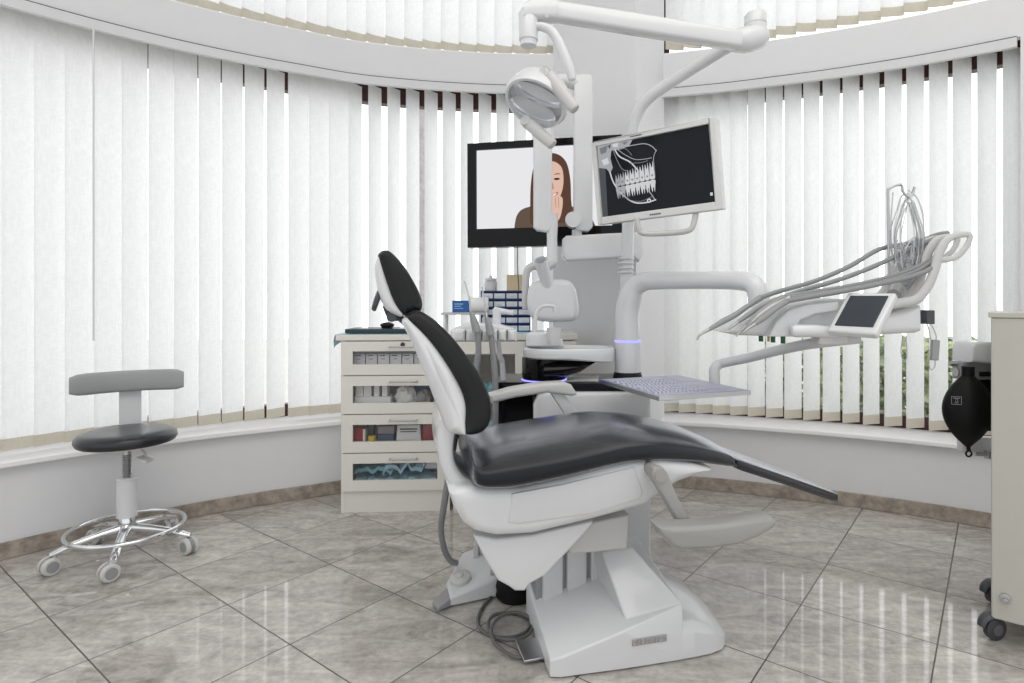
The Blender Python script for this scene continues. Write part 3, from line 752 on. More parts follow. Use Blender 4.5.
# ------------------------------------------------------------------ drawer cabinets
def W2(o, ang):
    ca, sa = math.cos(ang), math.sin(ang)
    return lambda x, y, z: Vector((o[0] + ca * x - sa * y, o[1] + sa * x + ca * y, z))
ANG = math.radians(3.4)
K = W2((-1.161, 3.36), ANG); KR = Matrix.Rotation(ANG, 3, 'Z')
cabn = thing('drawer_cabinet', 'cream cabinet with four glass-fronted drawers left of the chair backrest', 'cabinet', (-1.161, 3.36, 0), ANG)
def kbox(mb, x0, x1, y0, y1, z0, z1): mb.box(K((x0 + x1) / 2, (y0 + y1) / 2, (z0 + z1) / 2), (x1 - x0, y1 - y0, z1 - z0), KR); return mb
CW, CD = .605, .33
def carcass(x0, x1, parent, zlev):
    b = MB()
    kbox(b, x0, x0 + .018, .0, CD, 0, .965); kbox(b, x1 - .018, x1, 0, CD, 0, .965); kbox(b, x0, x1, CD - .012, CD, 0, .965)
    kbox(b, x0 + .018, x1 - .018, .004, .02, .0, .118)
    for z in zlev: kbox(b, x0 + .018, x1 - .018, .018, CD - .012, z - .009, z + .009)
    return b.build('carcass', M['cream'], parent, smooth=0)
zl = [.122, .338, .555, .772, .956]
carcass(0, CW, cabn, zl)
b = MB(); kbox(b, -.025, CW + .004, -.02, CD + .0, .967, 1.0); b.build('worktop', M['cream'], cabn, bevel=.003)
for i in range(4):
    z0, z1 = zl[i] + .002, zl[i + 1] - .004
    if i == 3: z1 = .962
    x0, x1 = .008, CW - .008; wx0, wx1 = .068, CW - .068; wz0, wz1 = z0 + .06, z1 - .055
    b = MB()
    kbox(b, x0, wx0, -.016, .002, z0, z1); kbox(b, wx1, x1, -.016, .002, z0, z1); kbox(b, wx0, wx1, -.016, .002, z0, wz0); kbox(b, wx0, wx1, -.016, .002, wz1, z1)
    dr = b.build('drawer', M['cream'], cabn, smooth=0)
    b = MB(); kbox(b, wx0, wx1, -.008, -.004, wz0, wz1); b.build('drawer_glass', M['dglass'], dr, smooth=0)
    b = MB(); hz = z1 - .03; b.tube([K(.275, -.016, hz), K(.275, -.04, hz), K(.285, -.042, hz), K(.415, -.042, hz), K(.425, -.04, hz), K(.425, -.016, hz)], .005, sm=1, n=8); b.build('handle', M['steel'], dr)
    if i == 3:
        b = MB(); c = K(.345, -.016, z1 - .016); b.cyl(c, K(.345, -.024, z1 - .018), .012); b.build('lock', M['dgray'], dr)
    if i == 3:
        b = MB(); kbox(b, wx0 + .0, wx1, .01, .03, wz1 - .018, wz1 + .02); b.build('drawer_rail', M['dgray'], dr, smooth=0)
def kthing(name, label, cat, x, y, z, group=None): return thing(name, label, cat, K(x, y, z), ANG, group)
# top drawer: row of white boxes
zb = zl[3] + .0095
c0 = None
for i in range(7):
    x = .073 + i * .0685 - .02
    if c0 is None:
        c0 = kthing('cardboard_box', 'x', 'box', x, .06, zb, 'white boxes in the top drawer')
        b = MB(); b.box((.033, .05, .068), (.062, .1, .136)); b.build('carton', M['paper'], c0, local=True, bevel=.001)
        b = MB(); b.box((.033, -.0008, .112), (.05, .001, .012)); b.box((.026, -.0008, .095), (.03, .001, .006)); b.box((.033, -.0008, .118), (.045, .001, .003)); b.box((.03, -.0008, .075), (.02, .001, .003)); b.build('printed_label', M['ink'], c0, local=True)
        c = c0
    else:
        c = dup(c0)
    c.location = K(x, .06, zb)
    c['label'] = ('white carton at the left end of the row in the top glass drawer', 'second white carton from the left in the top glass drawer', 'third white carton from the left in the top glass drawer', 'fourth white carton from the left in the top glass drawer', 'fifth white carton from the left in the top glass drawer', 'sixth white carton from the left in the top glass drawer', 'rightmost white carton in the top glass drawer, beside the backrest')[i]
# second drawer
zb = zl[2] + .0095
b = MB(); kbox(b, .06, .265, .05, .2, zb + .001, zb + .078); tag(b.build('carton_tray', M['paper'], bevel=.002), 'low white carton lying flat in the second glass drawer', 'box')
for i in range(4):
    b = MB(); x = .065 + i * .046 + (i > 1) * .012; wdt = .043 if i < 2 else .03; kbox(b, x, x + wdt, .055, .14, zb + .079, zb + .155)
    tag(b.build('upright_box', M['paper'], bevel=.0015), ('leftmost small upright box on the low carton in the second drawer', 'second small upright box from the left on the low carton in the second drawer', 'third small upright box from the left on the low carton in the second drawer', 'rightmost small upright box on the low carton in the second drawer')[i], 'box', 'small upright boxes in the second drawer')
def crumple(c, r, m, name, label, cat, seed, n=10):
    random.seed(seed); mb = MB(); mb.ball(c, r, n=n)
    for i, p in enumerate(mb.v):
        d = p - Vector(c); mb.v[i] = Vector(c) + d * random.uniform(.72, 1.08)
    return tag(mb.build(name, m, smooth=25), label, cat)
crumple(K(.34, .1, zb + .068), (.068, .05, .065), M['paper'], 'paper_pouch', 'crumpled white pouch in the middle of the second glass drawer', 'pouch', 3)
crumple(K(.44, .12, zb + .056), (.05, .045, .053), mat('gray_foil_wrap', srgb(165, 160, 158), .5, var=.3, scale=50), 'foil_pouch', 'greyish crumpled pouch right of the white one in the second drawer', 'pouch', 4)
b = MB(); kbox(b, .37, .5, .2, .28, zb + .001, zb + .15); tag(b.build('blue_carton', M['blue'], bevel=.002), 'blue carton at the back of the second glass drawer', 'box')
# third drawer
zb = zl[1] + .0095
b = MB(); kbox(b, .06, .108, .05, .1, zb, zb + .118); kbox(b, .108, .122, .05, .1, zb, zb + .11); b.m = [0] * 6 + [1] * 6; tag(b.build('red_pack', [M['redp'], M['paper']], bevel=.001), 'small red and white pack at the left end of the third drawer', 'pack')
b = MB(); b.lathe([(0, 0), (.022, 0), (.024, .06), (.02, .068), (0, .07)], K(.155, .07, zb)); tag(b.build('yellow_jar', M['yellow']), 'short yellow pot next to the red pack in the third drawer', 'jar')
b = MB(); b.lathe([(0, 0), (.018, 0), (.02, .1), (.026, .105), (.026, .13), (0, .132)], K(.14, .12, zb)); tag(b.build('dark_bottle', M['dgray']), 'dark grey capped bottle behind the yellow pot in the third drawer', 'bottle')
b = MB(); kbox(b, .19, .28, .06, .14, zb, zb + .078); tag(b.build('slate_box', M['bluegray'], bevel=.002), 'blue-grey box in the third glass drawer', 'box')
b = MB(); kbox(b, .188, .282, .06, .15, zb + .079, zb + .125); tag(b.build('plum_case', M['plumtray'], bevel=.004), 'pale mauve case on the blue-grey box in the third drawer', 'case')
tb = kthing('glove_box', 'white dispenser box with grey printed lines in the middle of the third drawer', 'box', .365, .09, zb)
b = MB(); b.box((0, 0, .065), (.15, .07, .13), taper=.86); b.build('dispenser', M['paper'], tb, local=True, bevel=.006)
b = MB(); b.box((.0, -.0345, .106), (.10, .002, .008)); b.box((.0, -.036, .092), (.09, .002, .005)); b.build('printed_lines', M['ink'], tb, local=True)
b = MB(); b.pillow([(.445, zb), (.515, zb), (.5, zb + .07), (.52, zb + .145), (.455, zb + .14), (.44, zb + .07)], .03, .01, lambda a, t, c: K(a, .08 + t, c)); tag(b.build('foil_bag', M['maroon']), 'patterned dark red foil bag in the third drawer', 'bag')
b = MB(); kbox(b, .525, .583, .06, .12, zb, zb + .13); b.cur = 1; kbox(b, .535, .555, .0585, .0605, zb + .05, zb + .075); tag(b.build('white_carton', [M['paper'], M['ink']], bevel=.001), 'white carton at the right end of the third drawer', 'box')
# bottom drawer
zb = zl[0] + .0095
def sheet(x0, x1, y0, y1, z, seed, m, name, label, amp=.03):
    random.seed(seed); mb = MB(); nx, ny = 12, 5; rows = []
    ph_ = [random.uniform(0, 6) for _ in range(4)]
    for i in range(nx + 1):
        r_ = []
        for j in range(ny + 1):
            x = x0 + (x1 - x0) * i / nx; y = y0 + (y1 - y0) * j / ny
            r_.append(K(x, y, z + amp * (.5 + .25 * math.sin(i * 1.3 + ph_[0] + j) + .25 * math.sin(i * 2.3 + ph_[1] - j * 1.4)) + random.uniform(-.15, .15) * amp))
        rows.append(r_)
    top = rows; mb.loft(rows, cap=False, closed=False)
    low = [[p - Vector((0, 0, .022)) for p in r_] for r_ in rows]
    mb.loft(low, cap=False, closed=False)
    mb.loft([[r_[0] for r_ in rows], [r_[0] for r_ in low]], cap=False, closed=False); mb.loft([[r_[-1] for r_ in rows], [r_[-1] for r_ in low]], cap=False, closed=False)
    mb.loft([rows[0], low[0]], cap=False, closed=False); mb.loft([rows[-1], low[-1]], cap=False, closed=False)
    return tag(mb.build(name, m, smooth=30), label, 'sheet')
sheet(.06, .3, .04, .25, zb + .023, 1, M['bluepaper'], 'folded_sheet', 'folded pale blue sheet at the bottom left of the lowest drawer', .03)
sheet(.23, .52, .04, .25, zb + .023, 2, M['cloth_blue'], 'folded_sheet', 'light blue rumpled sheet at the bottom right of the lowest drawer', .03)
sheet(.06, .28, .06, .26, zb + .08, 5, M['tealmask'], 'folded_sheet', 'teal folded sheet lying on top at the left of the lowest drawer', .04)
sheet(.22, .46, .05, .26, zb + .085, 6, M['bluepaper'], 'folded_sheet', 'crumpled blue sheet in the middle of the lowest drawer, on top of others', .06)
b = MB(); kbox(b, .45, .575, .08, .2, zb + .085, zb + .145); tag(b.build('white_pack', M['paper'], bevel=.006), 'white flat pack on the sheets at the right of the lowest drawer', 'pack')
# things on cabinet 1
cs_ = MB(); rows = []
for x in [-.027, .0, .1, .2, .3, .42, .56]:
    rows.append([K(x, y, 1.0015 + .0015 * ((i + int(x * 20)) % 2)) for i, y in enumerate((-.015, .05, .12, .2, .27))])
rows.insert(0, [K(-.031, y, .995) for y in (-.015, .05, .12, .2, .27)]); rows.insert(0, [K(-.038 + .006 * (i % 2), y, .965) for i, y in enumerate((-.015, .05, .12, .2, .27))]); rows.insert(0, [K(-.034 - .008 * (i % 2), y, .925 + .012 * (i % 3)) for i, y in enumerate((-.015, .05, .12, .2, .27))])
cs_.loft(rows, cap=False, closed=False)
tag(cs_.build('blue_cover_cloth', M['cloth_blue'], smooth=60), 'pale blue cloth on the drawer cabinet, hanging over its left edge', 'cloth')
b = MB(); kbox(b, .015, .41, .02, .25, 1.006, 1.03); tag(b.build('flat_tray', M['teal'], bevel=.004), 'flat dark teal tray on the blue cloth of the drawer cabinet', 'tray')
b = MB(); b.ball(K(.235, .1, 1.048), (.04, .03, .018), rot=KR); b.box(K(.235, .1, 1.036), (.06, .04, .01), KR); tag(b.build('computer_mouse', M['blackm']), 'small black mouse-like device lying on the dark teal tray', 'mouse')

# second cabinet
cab2 = thing('side_cabinet', 'cream side cabinet with glass door behind the backrest and spittoon', 'cabinet', K(.63, 0, 0), ANG)
X0, X1 = .625, 1.325
carcass(X0, X1, cab2, [.122, .4, .62, .956])
b = MB(); kbox(b, X0 - .012, X1 + .004, -.02, CD - .01, .967, 1.0); b.build('worktop', M['cream'], cab2, bevel=.003)
b = MB(); x0, x1, wx0, wx1, z0, z1 = .633, 1.03, .70, .975, .122, .958
kbox(b, x0, wx0, -.016, .002, z0, z1); kbox(b, wx1, x1, -.016, .002, z0, z1); kbox(b, wx0, wx1, -.016, .002, z0, z0 + .07); kbox(b, wx0, wx1, -.016, .002, z1 - .07, z1)
dd_ = b.build('door', M['cream'], cab2, smooth=0)
b = MB(); kbox(b, wx0, wx1, -.008, -.004, z0 + .07, z1 - .07); b.build('door_glass', M['dglass'], dd_, smooth=0)
for i, (z0, z1) in enumerate(((.122, .4), (.404, .68), (.684, .958))):
    b = MB(); kbox(b, 1.034, 1.317, -.016, .002, z0, z1); d2 = b.build('drawer', M['cream'], cab2, bevel=.002)
    b = MB(); kbox(b, 1.05, 1.09, -.022, -.015, z1 - .03, z1 - .02); b.build('handle', M['dgray'], d2)
random.seed(11)
nm = 0
for zb2, cnt in ((.41, 5), (.63, 4)):
    for i in range(cnt):
        nm += 1
        crumple(K(.72 + i * .062, .1 + .02 * (i % 2), zb2 + .045), (.04, .045, .044), [M['tealmask'], M['bluepaper'], M['tealmask'], M['teal'], M['paper']][i % 5], 'paper_bundle', 'x', 'bundle', 20 + nm, n=7)
        o = COL.objects[-1] if False else bpy.data.objects[[k for k in bpy.data.objects.keys() if k.startswith('paper_bundle')][-1]]
        o['group'] = 'crumpled bundles behind the glass door'
        o['label'] = ['leftmost', 'second from left', 'third from left', 'fourth from left', 'rightmost'][i if cnt == 5 or i < 3 else 4] + ' crumpled paper bundle on the ' + ('lower' if zb2 < .5 else 'upper') + ' shelf behind the glass door'
# on cabinet 2
b = MB(); kbox(b, .66, 1.2, .02, .3, 1.001, 1.005); tag(b.build('blue_cover_cloth', M['cloth_blue']), 'flat pale blue cloth on the side cabinet under the organizer', 'cloth')
og_ = thing('drawer_organizer', 'navy organizer of small clear drawers on the side cabinet', 'organizer', K(.89, .16, 1.006), ANG)
ox0, ox1, oy0, oy1, oz0, oz1 = .775, 1.065, .14, .27, 1.006, 1.245
b = MB()
nc, nr = 4, 5
for i in range(nc + 1):
    x = ox0 + (ox1 - ox0) * i / nc; kbox(b, x - .003, x + .003, oy0, oy1, oz0, oz1)
for j in range(nr + 1):
    z = oz0 + (oz1 - oz0) * j / nr; kbox(b, ox0 - .003, ox1 + .003, oy0, oy1, z - .004 if j else z, z + .004)
kbox(b, ox0, ox1, oy1, oy1 + .003, oz0, oz1)
b.build('organizer_frame', M['navy'], og_, smooth=0)
cd_ = mat('frosted_drawer_plastic', srgb(215, 222, 230), .25, var=.12, scale=30)
for i in range(nc):
    for j in range(nr):
        x = ox0 + (ox1 - ox0) * (i + .5) / nc; z = oz0 + (oz1 - oz0) * (j + .5) / nr
        b = MB(); kbox(b, x - .032, x + .032, oy0 - .006, oy1 - .01, z - .018, z + .012); kbox(b, x - .012, x + .012, oy0 - .014, oy0 - .006, z - .008, z + .002)
        b.build('small_drawer', cd_, og_, bevel=.002)
jr = thing('storage_jar', 'clear round jar standing on the organizer', 'jar', K(.83, .2, 1.249))
b = MB(); b.lathe([(0, 0), (.036, 0), (.038, .01), (.038, .05), (.03, .06), (0, .06)], K(.83, .2, 1.2495)); b.build('jar_body', mat('frosted_jar', srgb(225, 227, 226), .2, trans=.3), jr)
b = MB(); b.lathe([(0, 0), (.034, 0), (.034, .014), (.01, .018), (.008, .03), (0, .031)], K(.83, .2, 1.31)); b.build('lid', M['white2'], jr)
b = MB(); kbox(b, .925, 1.035, .15, .25, 1.2495, 1.345); tag(b.build('tan_box', M['tan'], bevel=.002), 'small tan cardboard box standing on the organizer', 'box')
rk = thing('shelf_riser', 'narrow grey riser shelf on thin legs behind the chair backrest', 'shelf', K(.72, .1, 1.0))
b = MB(); kbox(b, .545, .82, .06, .15, 1.108, 1.122); b.build('shelf_plate', M['gray'], rk, bevel=.002)
for x, y in ((.575, .08), (.575, .13), (.795, .08), (.795, .13)):
    b = MB(); b.cyl(K(x, y, 1.006), K(x, y, 1.108), .008, n=10); b.build('leg', M['gray'], rk)
bb = thing('tissue_carton', 'bright blue carton on the grey riser shelf', 'box', K(.66, .1, 1.123), ANG)
b = MB(); b.box((0, 0, .034), (.095, .07, .067)); b.build('carton', M['blue'], bb, local=True, bevel=.001)
b = MB(); b.box((-.01, -.0355, .048), (.05, .001, .006)); b.box((-.015, -.0355, .035), (.04, .001, .005)); b.box((-.01, -.0355, .022), (.05, .001, .004)); b.build('printed_lines', mat('pale_blue_print', srgb(150, 190, 225), .5), bb, local=True)
b = MB(); b.lathe([(0, 0), (.042, 0), (.044, .004), (.044, .106), (.042, .11), (.016, .11), (0, .108)], K(.71, .1, 1.167), KR @ Vector((1, 0, 0))); tag(b.build('paper_roll', M['paper']), 'white paper roll lying beside the blue carton', 'roll')

# ------------------------------------------------------------------ wall screen with portrait
def quad_frame(tl, tr_, br_, bl_):
    c = (tl + tr_ + br_ + bl_) / 4; x = ((tr_ - tl) + (br_ - bl_)) / 2; wd = x.length; x.normalize()
    z = ((tl - bl_) + (tr_ - br_)) / 2; z = z - z.dot(x) * x; ht = z.length; z.normalize(); y = z.cross(x)  # y into the screen
    return c, x, y, z, wd, ht
c, x, y, z, wd, ht = quad_frame(P(467, 144, 3.42), P(622, 135, 3.235), P(622, 244.5, 3.235), P(469, 248, 3.42))
tv = thing('wall_screen', 'large black-framed flat screen showing a smiling dark-haired woman in a brown top', 'television', c - z * ht / 2)
RT_ = Matrix((x, y, z)).transposed()
def q3(a, d, e): return c + x * a + y * d + z * e
b = MB(); b.box(q3(0, .03, 0), (wd, .05, ht), RT_); b.box(q3(0, .075, 0), (wd * .6, .05, ht * .5), RT_); b.build('cabinet_back', M['blackm'], tv, bevel=.004)
b = MB(); bz = .052; bb_ = .105
for a0, a1, e0, e1 in ((-wd / 2, -wd / 2 + bz, -ht / 2, ht / 2), (wd / 2 - bz, wd / 2, -ht / 2, ht / 2), (-wd / 2 + bz, wd / 2 - bz, ht / 2 - .04, ht / 2), (-wd / 2 + bz, wd / 2 - bz, -ht / 2, -ht / 2 + bb_)):
    b.box(q3((a0 + a1) / 2, 0, (e0 + e1) / 2), (a1 - a0, .02, e1 - e0), RT_)
b.build('bezel', M['black'], tv, smooth=0)
sw, sh = wd - 2 * bz, ht - .04 - bb_; sc0 = (bb_ - .04) / 2
def picture(mb, q, w_, h_, zc, polys):
    for layer, (mi, pts) in enumerate(polys):
        mb.cur = mi
        vs = [q((u - .5) * w_, .004 - .00012 * layer, zc + (.5 - v) * h_) for u, v in pts]
        mb.add(vs, [tuple(range(len(vs)))])
def ell(cu, cv, ru, rv, n=20, a0=0, a1=2 * PI): return [(cu + ru * math.cos(a0 + (a1 - a0) * i / n), cv + rv * math.sin(a0 + (a1 - a0) * i / n)) for i in range(n)]
def smooth2(pts, n=6, closed=True): return [(p.x, p.y) for p in spl([(a, b_, 0) for a, b_ in pts], n, closed)]
pm = [emis('screen_white', srgb(232, 232, 235), 1), emis('portrait_hair', srgb(92, 66, 54), 1), emis('portrait_skin', srgb(222, 186, 168), 1), emis('portrait_top', srgb(98, 84, 72), 1), emis('portrait_shade', srgb(190, 140, 122), 1), emis('portrait_dark', srgb(60, 40, 36), 1), emis('portrait_lip', srgb(190, 100, 95), 1), emis('portrait_teeth', srgb(245, 240, 238), 1)]
b = MB()
polys = [(0, [(0, 0), (1, 0), (1, 1), (0, 1)]),
         (3, smooth2([(.285, 1), (.30, .86), (.34, .77), (.42, .73), (.52, .72), (.64, .72), (.74, .77), (.83, .85), (.88, 1)], 4, False)),
         (1, smooth2([(.41, .95), (.405, .7), (.41, .45), (.43, .25), (.47, .13), (.545, .08), (.62, .11), (.675, .22), (.70, .42), (.705, .65), (.71, .8), (.69, .92), (.63, .95), (.5, .95)], 5)),
         (4, [(.52, .7), (.62, .7), (.63, .85), (.56, .93), (.51, .85)]),
         (2, smooth2([(.475, .35), (.48, .24), (.53, .19), (.585, .19), (.635, .26), (.65, .38), (.645, .52), (.62, .64), (.575, .73), (.535, .70), (.495, .6), (.478, .48)], 5)),
         (5, ell(.52, .41, .022, .014)), (5, ell(.602, .405, .022, .014)),
         (5, smooth2([(.49, .365), (.52, .345), (.548, .36), (.52, .355)], 3)), (5, smooth2([(.58, .355), (.605, .335), (.632, .35), (.605, .347)], 3)),
         (4, smooth2([(.562, .42), (.58, .52), (.555, .535), (.55, .525)], 3)),
         (6, smooth2([(.515, .575), (.56, .595), (.61, .565), (.595, .62), (.56, .64), (.53, .62)], 4)),
         (7, smooth2([(.525, .585), (.56, .6), (.6, .58), (.585, .608), (.56, .615), (.535, .605)], 4)),
         (2, smooth2([(.55, .64), (.57, .60), (.59, .61), (.61, .60), (.63, .62), (.645, .66), (.64, .78), (.62, .9), (.58, .95), (.56, .85)], 4)),
         (4, smooth2([(.589, .63), (.593, .63), (.597, .75), (.592, .75)], 2)), (4, smooth2([(.612, .64), (.616, .64), (.618, .76), (.614, .76)], 2))]
picture(b, q3, sw, sh, sc0, polys)
b.build('screen', pm, tv, smooth=0)
b = MB(); b.tube([q3(0, .1, 0), q3(.05, .16, 0), Vector((.33, 3.66, 1.75))], .03, sm=3); b.build('mount_arm', M['blackm'], tv)
b = MB(); b.tube([q3(-.16, .05, -ht / 2 + .02), q3(-.16, .05, -ht / 2 - .1), q3(-.155, .06, -ht / 2 - .25)], .003, n=6); b.build('power_cord', M['dgray'], tv)

# ------------------------------------------------------------------ dental unit tower + spittoon + column
un = thing('dental_unit', 'white and black dental unit tower with spittoon bowl and bent support column behind the chair', 'dental unit', (.15, 2.8, 0))
b = MB(); b.pillow([(-.065, .02), (.45, .02), (.45, .775), (.43, .795), (0, .795), (-.045, .78), (-.065, .74)], .09, .02, lambda a, t, z: Vector((a, 2.70 + t, z))); b.build('front_panel', M['white'], un)
b = MB(); b.box2((-.225, 2.72, .0), (-.03, 2.98, .79)); b.box2((-.03, 2.791, .0), (.42, 2.98, .79)); b.build('tower_body', mat('anthracite_body', srgb(64, 66, 72), .35), un, bevel=.006)
b = MB(); b.box2((-.225, 2.716, .42), (-.07, 2.719, .77)); b.box2((-.06, 2.712, .3), (-.03, 2.719, .78)); b.build('dark_panel', M['black'], un)
b = MB(); b.box2((-.235, 2.62, .802), (.44, 2.94, .835)); b.build('unit_top', M['black'], un, bevel=.006)
# spittoon
YB = 2.72
bx, bxr = P(544, 370, YB).x, P(590, 370, YB).x
zr = lambda v: P(0, v, YB).z
b = MB(); b.lathe([(0, 0), (.097, 0), (.1, .01), (.1, zr(357) - .836), (0, zr(357) - .836)], (bx, YB, .836), n=36)
sec = []
for s_, wd_, z0, z1 in ((bx, .12, zr(379), zr(356)), (bx + .08, .12, zr(377), zr(356)), (bx + .16, .1, zr(372), zr(357)), (bx + .23, .06, zr(362), zr(357))):
    sec.append([Vector((s_, YB + wd_ * math.cos(g), (z0 + z1) / 2 + (z1 - z0) / 2 * math.sin(g))) for g in [2 * PI * k / 16 for k in range(16)]])
b.loft(sec); bw = b.build('bowl_body', M['black'], un)
b = MB(); b.lathe([(.1005, 0), (.1035, .003), (.1035, .009), (.1005, .012)], (bx, YB, zr(381)), n=36); b.build('light_ring', M['blue_led'], bw)
b = MB()
outl = []
for k in range(28):
    g = 2 * PI * k / 28; cx_ = math.copysign(abs(math.cos(g)) ** .75, math.cos(g)); sy_ = math.copysign(abs(math.sin(g)) ** .8, math.sin(g))
    px = (bx + .112) + .208 * cx_; py = YB + .135 * sy_ * (1 - .15 * cx_); outl.append((px, py, cx_))
cxx = bx + .112
def rim(kk, z_, drop=0): return [Vector((cxx + (p - cxx) * kk, YB + (q_ - YB) * kk, z_ - drop * max(0, e_))) for p, q_, e_ in outl]
b.loft([rim(.93, zr(357), .02), rim(.985, zr(355.5), .024), rim(1, zr(352), .01), rim(1, zr(348.5)), rim(.97, zr(347)), rim(.9, zr(347)), rim(.8, zr(351)), rim(.5, zr(355)), rim(.1, zr(355.5))]); b.build('spittoon_bowl', M['white'], un)
b = MB(); sp = P(544, 340, YB + .06); b.pillow([(sp.x - .085, zr(347)), (sp.x - .08, zr(334)), (sp.x - .06, zr(332.5)), (sp.x + .02, zr(333)), (sp.x + .03, zr(338)), (sp.x + .085, zr(339)), (sp.x + .09, zr(347))], .05, .012, lambda a, t, z_: Vector((a, YB + .06 + t, z_))); b.build('cup_stand', M['white'], un)
b = MB(); Ys = YB + .06; b.tube([P(534.5, 334, Ys), P(535, 322, Ys), P(536.5, 313, Ys), P(540, 307.5, Ys), P(545.5, 305.7, Ys), P(551, 305.8, Ys), P(554.3, 307, Ys), P(554.8, 312, Ys)], [.011, .0095, .009, .009, .009, .009, .009, .008], n=12); b.build('water_spout', M['white'], un, smooth=60)
# column and support arm
YC = 2.72
cxp = P(627.5, 300, YC).x
b = MB(); b.lathe([(0, 0), (.064, 0), (.066, .012), (.062, .03), (.058, .035), (0, .035)], (cxp, YC, .836)); b.build('column_collar', M['blackm'], un)
b = MB(); b.tube([(cxp, YC, .86), (cxp, YC, .95), (cxp, YC, 1.05), (cxp, YC, 1.14), P(630, 298, 2.71), P(634, 288, 2.70), P(642, 282.5, 2.68), P(653, 280.7, 2.64), P(690, 280.3, 2.5), P(725, 280.3, 2.36), P(745, 281.5, 2.27), P(754, 285, 2.235), P(758, 293, 2.22), P(759, 309, 2.22)], [.059, .058, .057, .055, .052, .047, .043, .040, .037, .036, .037, .038, .038, .038], n=20, sm=6); cl_ = b.build('column', M['white'], un, smooth=60)
b = MB(); b.lathe([(.0575, 0), (.0595, .003), (.0595, .007), (.0575, .01)], (cxp, YC, P(0, 342, YC).z), n=30); b.build('light_ring', M['blue_led'], cl_)
# paper sheet on unit top
b = MB(); b.add([(.08, 2.63, .838), (.22, 2.62, .842), (.235, 2.78, .845), (.10, 2.8, .838)], [(0, 1, 2, 3)]); b.add([(.08, 2.63, .836), (.22, 2.62, .836), (.235, 2.78, .836), (.10, 2.8, .836)], [(3, 2, 1, 0)]); tag(b.build('paper_sheet', M['paper'], smooth=0), 'loose white sheet on the black unit top by the spittoon', 'paper')
# cup
b = MB(); cpz = zr(339) + .001; cpp = P(553.8, 330, YB - .0); b.lathe([(0, 0), (.024, 0), (.0255, .002), (.034, .076), (.0355, .077), (.0335, .077), (.024, .004), (0, .004)], (cpp.x, YB - .03, zr(347) + .012)); tag(b.build('drinking_cup', M['cup']), 'translucent white plastic cup under the water spout', 'cup')

# ------------------------------------------------------------------ assistant holder + suction tubes
ah = thing('assistant_holder', 'white moulded holder block for suction hoses behind the backrest', 'instrument holder', P(484, 335, 2.52))
YH = 2.55
b = MB()
for u0, u1 in ((452, 466), (467, 482), (483, 498), (499, 507), (508, 517)):
    a = P((u0 + u1) / 2, 334.5, YH); hw = (u1 - u0) / 2 / F * YH
    b.pillow([(a.x - hw, a.z - .028), (a.x + hw, a.z - .028), (a.x + hw, a.z + .022), (a.x - hw, a.z + .022)], .045, .017, lambda p, t, q_: Vector((p, YH + t, q_)))
b.build('holder_block', M['white'], ah)
b = MB(); a = P(484, 330, YH + .08); b.pillow([(a.x - .13, a.z - .035), (a.x + .14, a.z - .035), (a.x + .13, a.z + .01), (a.x + .05, a.z + .03), (a.x - .08, a.z + .03), (a.x - .13, a.z + .01)], .05, .015, lambda p, t, q_: Vector((p, YH + .09 + t, q_))); b.build('holder_plate', M['white'], ah)
b = MB(); a = P(497, 330, YH + .1); b.cyl((a.x, YH + .09, a.z), (a.x, YH + .09, a.z + .095), .018); b.cyl((a.x - .012, YH + .09, a.z + .09), (a.x + .075, YH + .085, a.z + .075), .014, .01); b.build('pivot_post', M['white'], ah)
b = MB(); b.tube([Vector((a.x, YH + .1, a.z - .02)), Vector((a.x + .012, YH + .115, a.z - .12)), Vector((-.205, 2.68, .92)), Vector((-.2, 2.69, .836))], .012, sm=5); b.build('support_arm', M['white2'], ah, smooth=60)
def suction(pts, tip, label):
    t = thing('suction_tube', label, 'suction tube', P(*pts[2]), group='suction hoses in the assistant holder')
    b = MB(); b.tube([P(*p) for p in pts[1:]], .0125, n=12, sm=6); b.build('hose', M['hose'], t, smooth=60)
    b = MB(); b.tube([P(*pts[0]), P(*pts[1]), P(*pts[2])], [.008, .0155, .019], n=12, sm=4); b.build('handpiece', M['mgray'], t, smooth=60)
    b = MB(); b.tube([P(*p) for p in tip], .0035, n=8, sm=3); b.build('steel_tip', M['steel'], t, smooth=60)
suction([(471, 311, 2.47), (474, 321, 2.47), (477, 332, 2.47), (478.5, 350, 2.47), (476, 370, 2.47), (474, 395, 2.47), (474, 432, 2.47)], [(464.5, 281, 2.5), (467, 290, 2.49), (469, 298, 2.48), (471, 312, 2.47)], 'left grey suction hose in the white holder behind the backrest')
suction([(486.5, 317, 2.47), (489, 326, 2.47), (491, 335, 2.47), (493, 353, 2.47), (495, 374, 2.47), (495.5, 400, 2.47), (495, 445, 2.47)], [(482, 287, 2.5), (484, 299, 2.49), (486, 312, 2.48), (487, 318, 2.47)], 'right grey suction hose in the white holder behind the backrest')

